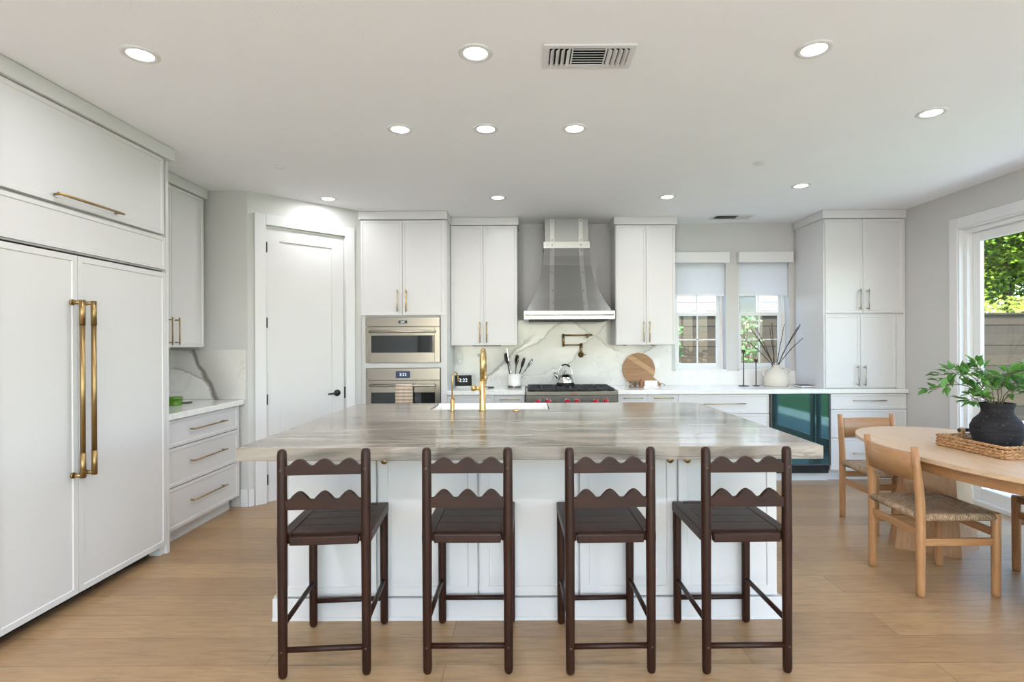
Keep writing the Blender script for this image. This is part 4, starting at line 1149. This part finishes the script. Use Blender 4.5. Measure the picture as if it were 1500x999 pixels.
for k in range(14):
    x = -.17+k*.026; b.box(x-.009, x+.009, -.078, .078, -.010, -.0085, rot=Matrix.Rotation(R(-35 if x < .05 else 30), 4, 'Y'))
b.build('louvres', 'trim', t)

# ------------------------------------------------------------ outdoors
struct(MB().box(-30, 40, -30, 40, -.3, -.14).build('ground', 'lawn'))
b = MB(); b.box(XR+.15, 5.75, YF-9, 8.1, -.14, -.06); b.box(XL-5, XR+.15, YF-9, YF-.15, -.14, -.06); b.box(XL-1, XR+.15, YB+.16, 8.1, -.14, -.06)  # strip behind the camera is added to bounce sunlight indoors
struct(b.build('patio', 'concrete'))
struct(MB().box(-6, 16, 9.30, 9.45, -.14, -.0).build('curb', 'concrete'))
t = thing('fence', 'weathered horizontal board fence outside the windows', 'fence', (5, 9.62, -.14))
b = MB()
for k in range(11):
    yo = .010*(k % 2)
    b.box(-13, 13, -.012+yo, .012+yo, .03+k*.178, .03+k*.178+.181, .003)
b.build('boards', 'fence', t)
MB().box(-13, 13, -.05, .05, 1.99, 2.02).build('cap_rail', 'fence', t)
for k in range(11): MB().box(-13+k*2.6-.05, -13+k*2.6+.05, .014, .10, 0, 1.99).build('post', 'fence', t)

t = thing('neighbour_house', 'pale lap-sided house behind the fence', 'house', (3, 12.5, -.14))
b = MB(); b.box(-7, 4.6, 0, 6, 0, 5.6)
for k in range(28): b.box(-7.01, 4.61, -.018, 0, .1+k*.195, .1+k*.195+.186, rot=Matrix.Rotation(R(-3), 4, 'X'))
b.build('wall', 'siding', t)
b = MB(); b.prism([(-.6, 5.6), (3, 7.4), (6.6, 5.6)], -7.4, 5.0, Matrix(((0, 0, 1, 0), (1, 0, 0, 0), (0, 1, 0, 0), (0, 0, 0, 1)))); b.build('roof', 'roof', t)
for x in (1.45,):
    b = MB(); b.box(x, x+.9, -.06, -.02, 1.2, 2.9); wf = b.build('window', 'trim', t)
    MB().box(x+.1, x+.8, -.066, -.061, 1.3, 2.8).build('pane', 'ovenglass', wf)

def leafcloud(name, label, loc, blobs, n, L, mat, trunk=None, seed=1):
    t = thing(name, label, 'tree' if trunk else 'shrub', loc)
    rnd = random.Random(seed); b = MB(); tot = sum(r**3 for *_, r in blobs)
    for bx, by, bz, r in blobs:
        for _ in range(int(n*r**3/tot)):
            v = Vector((rnd.gauss(0, 1), rnd.gauss(0, 1), rnd.gauss(0, 1))).normalized()*r*(.55+.45*rnd.random()**.5)
            p = Vector((bx, by, bz))+v; l = L*rnd.uniform(.7, 1.3)
            d = Vector((rnd.uniform(-1, 1), rnd.uniform(-1, 1), rnd.uniform(-1, .6))).normalized(); s_ = d.orthogonal().normalized()*l*.36
            vs = [b.bm.verts.new(q) for q in (p, p+d*l*.5+s_, p+d*l, p+d*l*.5-s_)]; b.bm.faces.new(vs)
    if trunk:
        k = MB(); k.tube([(0, 0, 0), (.05, 0, trunk*.4), (-.03, .05, trunk)], [.17, .13, .07], 10)
        for bx, by, bz, r in blobs[:6]: k.tube([(0, 0, trunk*.5), (bx*.5, by*.5, (trunk*.5+bz)/2+.2), (bx, by, bz)], [.08, .05, .02], 7)
        k.build('trunk', 'bark', t)
    else:
        k = MB()
        for bx, by, bz, r in blobs: k.tube([(0, 0, 0), (bx*.6, by*.6, bz*.5), (bx, by, bz)], [.02, .015, .006], 6)
        k.build('stems', 'bark', t)
    b.build('foliage', mat, t)
    return t
rnd = random.Random(3)
blobs = [(rnd.uniform(-2.0, 2.0), rnd.uniform(-1.4, 1.4), rnd.uniform(1.9, 5.8), rnd.uniform(.75, 1.15)) for _ in range(30)]
leafcloud('broadleaf_tree', 'bright green tree beyond the fence', (13.5, 15.2, -.14), blobs, 60000, .11, 'treeleaf', 3.2, 5)
blobs = [(rnd.uniform(-3.6, 3.6), rnd.uniform(-.3, .3), rnd.uniform(.7, 2.1), rnd.uniform(.45, .7)) for _ in range(26)]
leafcloud('hedge', 'yellow-green shrubs just behind the fence', (10.8, 10.7, -.14), blobs, 14000, .10, 'bushleaf', None, 6)
leafcloud('climbing_shrub', 'leafy shrub outside the left kitchen window', (2.02, 7.6, -.06), [(0, 0, 1.62, .12), (.05, 0, 1.35, .10), (-.03, 0, 1.12, .13), (0, 0, .6, .16)], 500, .07, 'shrubleaf', None, 8)
leafcloud('climbing_shrub', 'leafy shrub outside the right kitchen window', (3.10, 7.7, -.06), [(0, 0, 1.7, .16), (.08, 0, 1.4, .16), (-.05, 0, 1.1, .18), (.1, 0, .7, .2)], 420, .07, 'shrubleaf', None, 9)
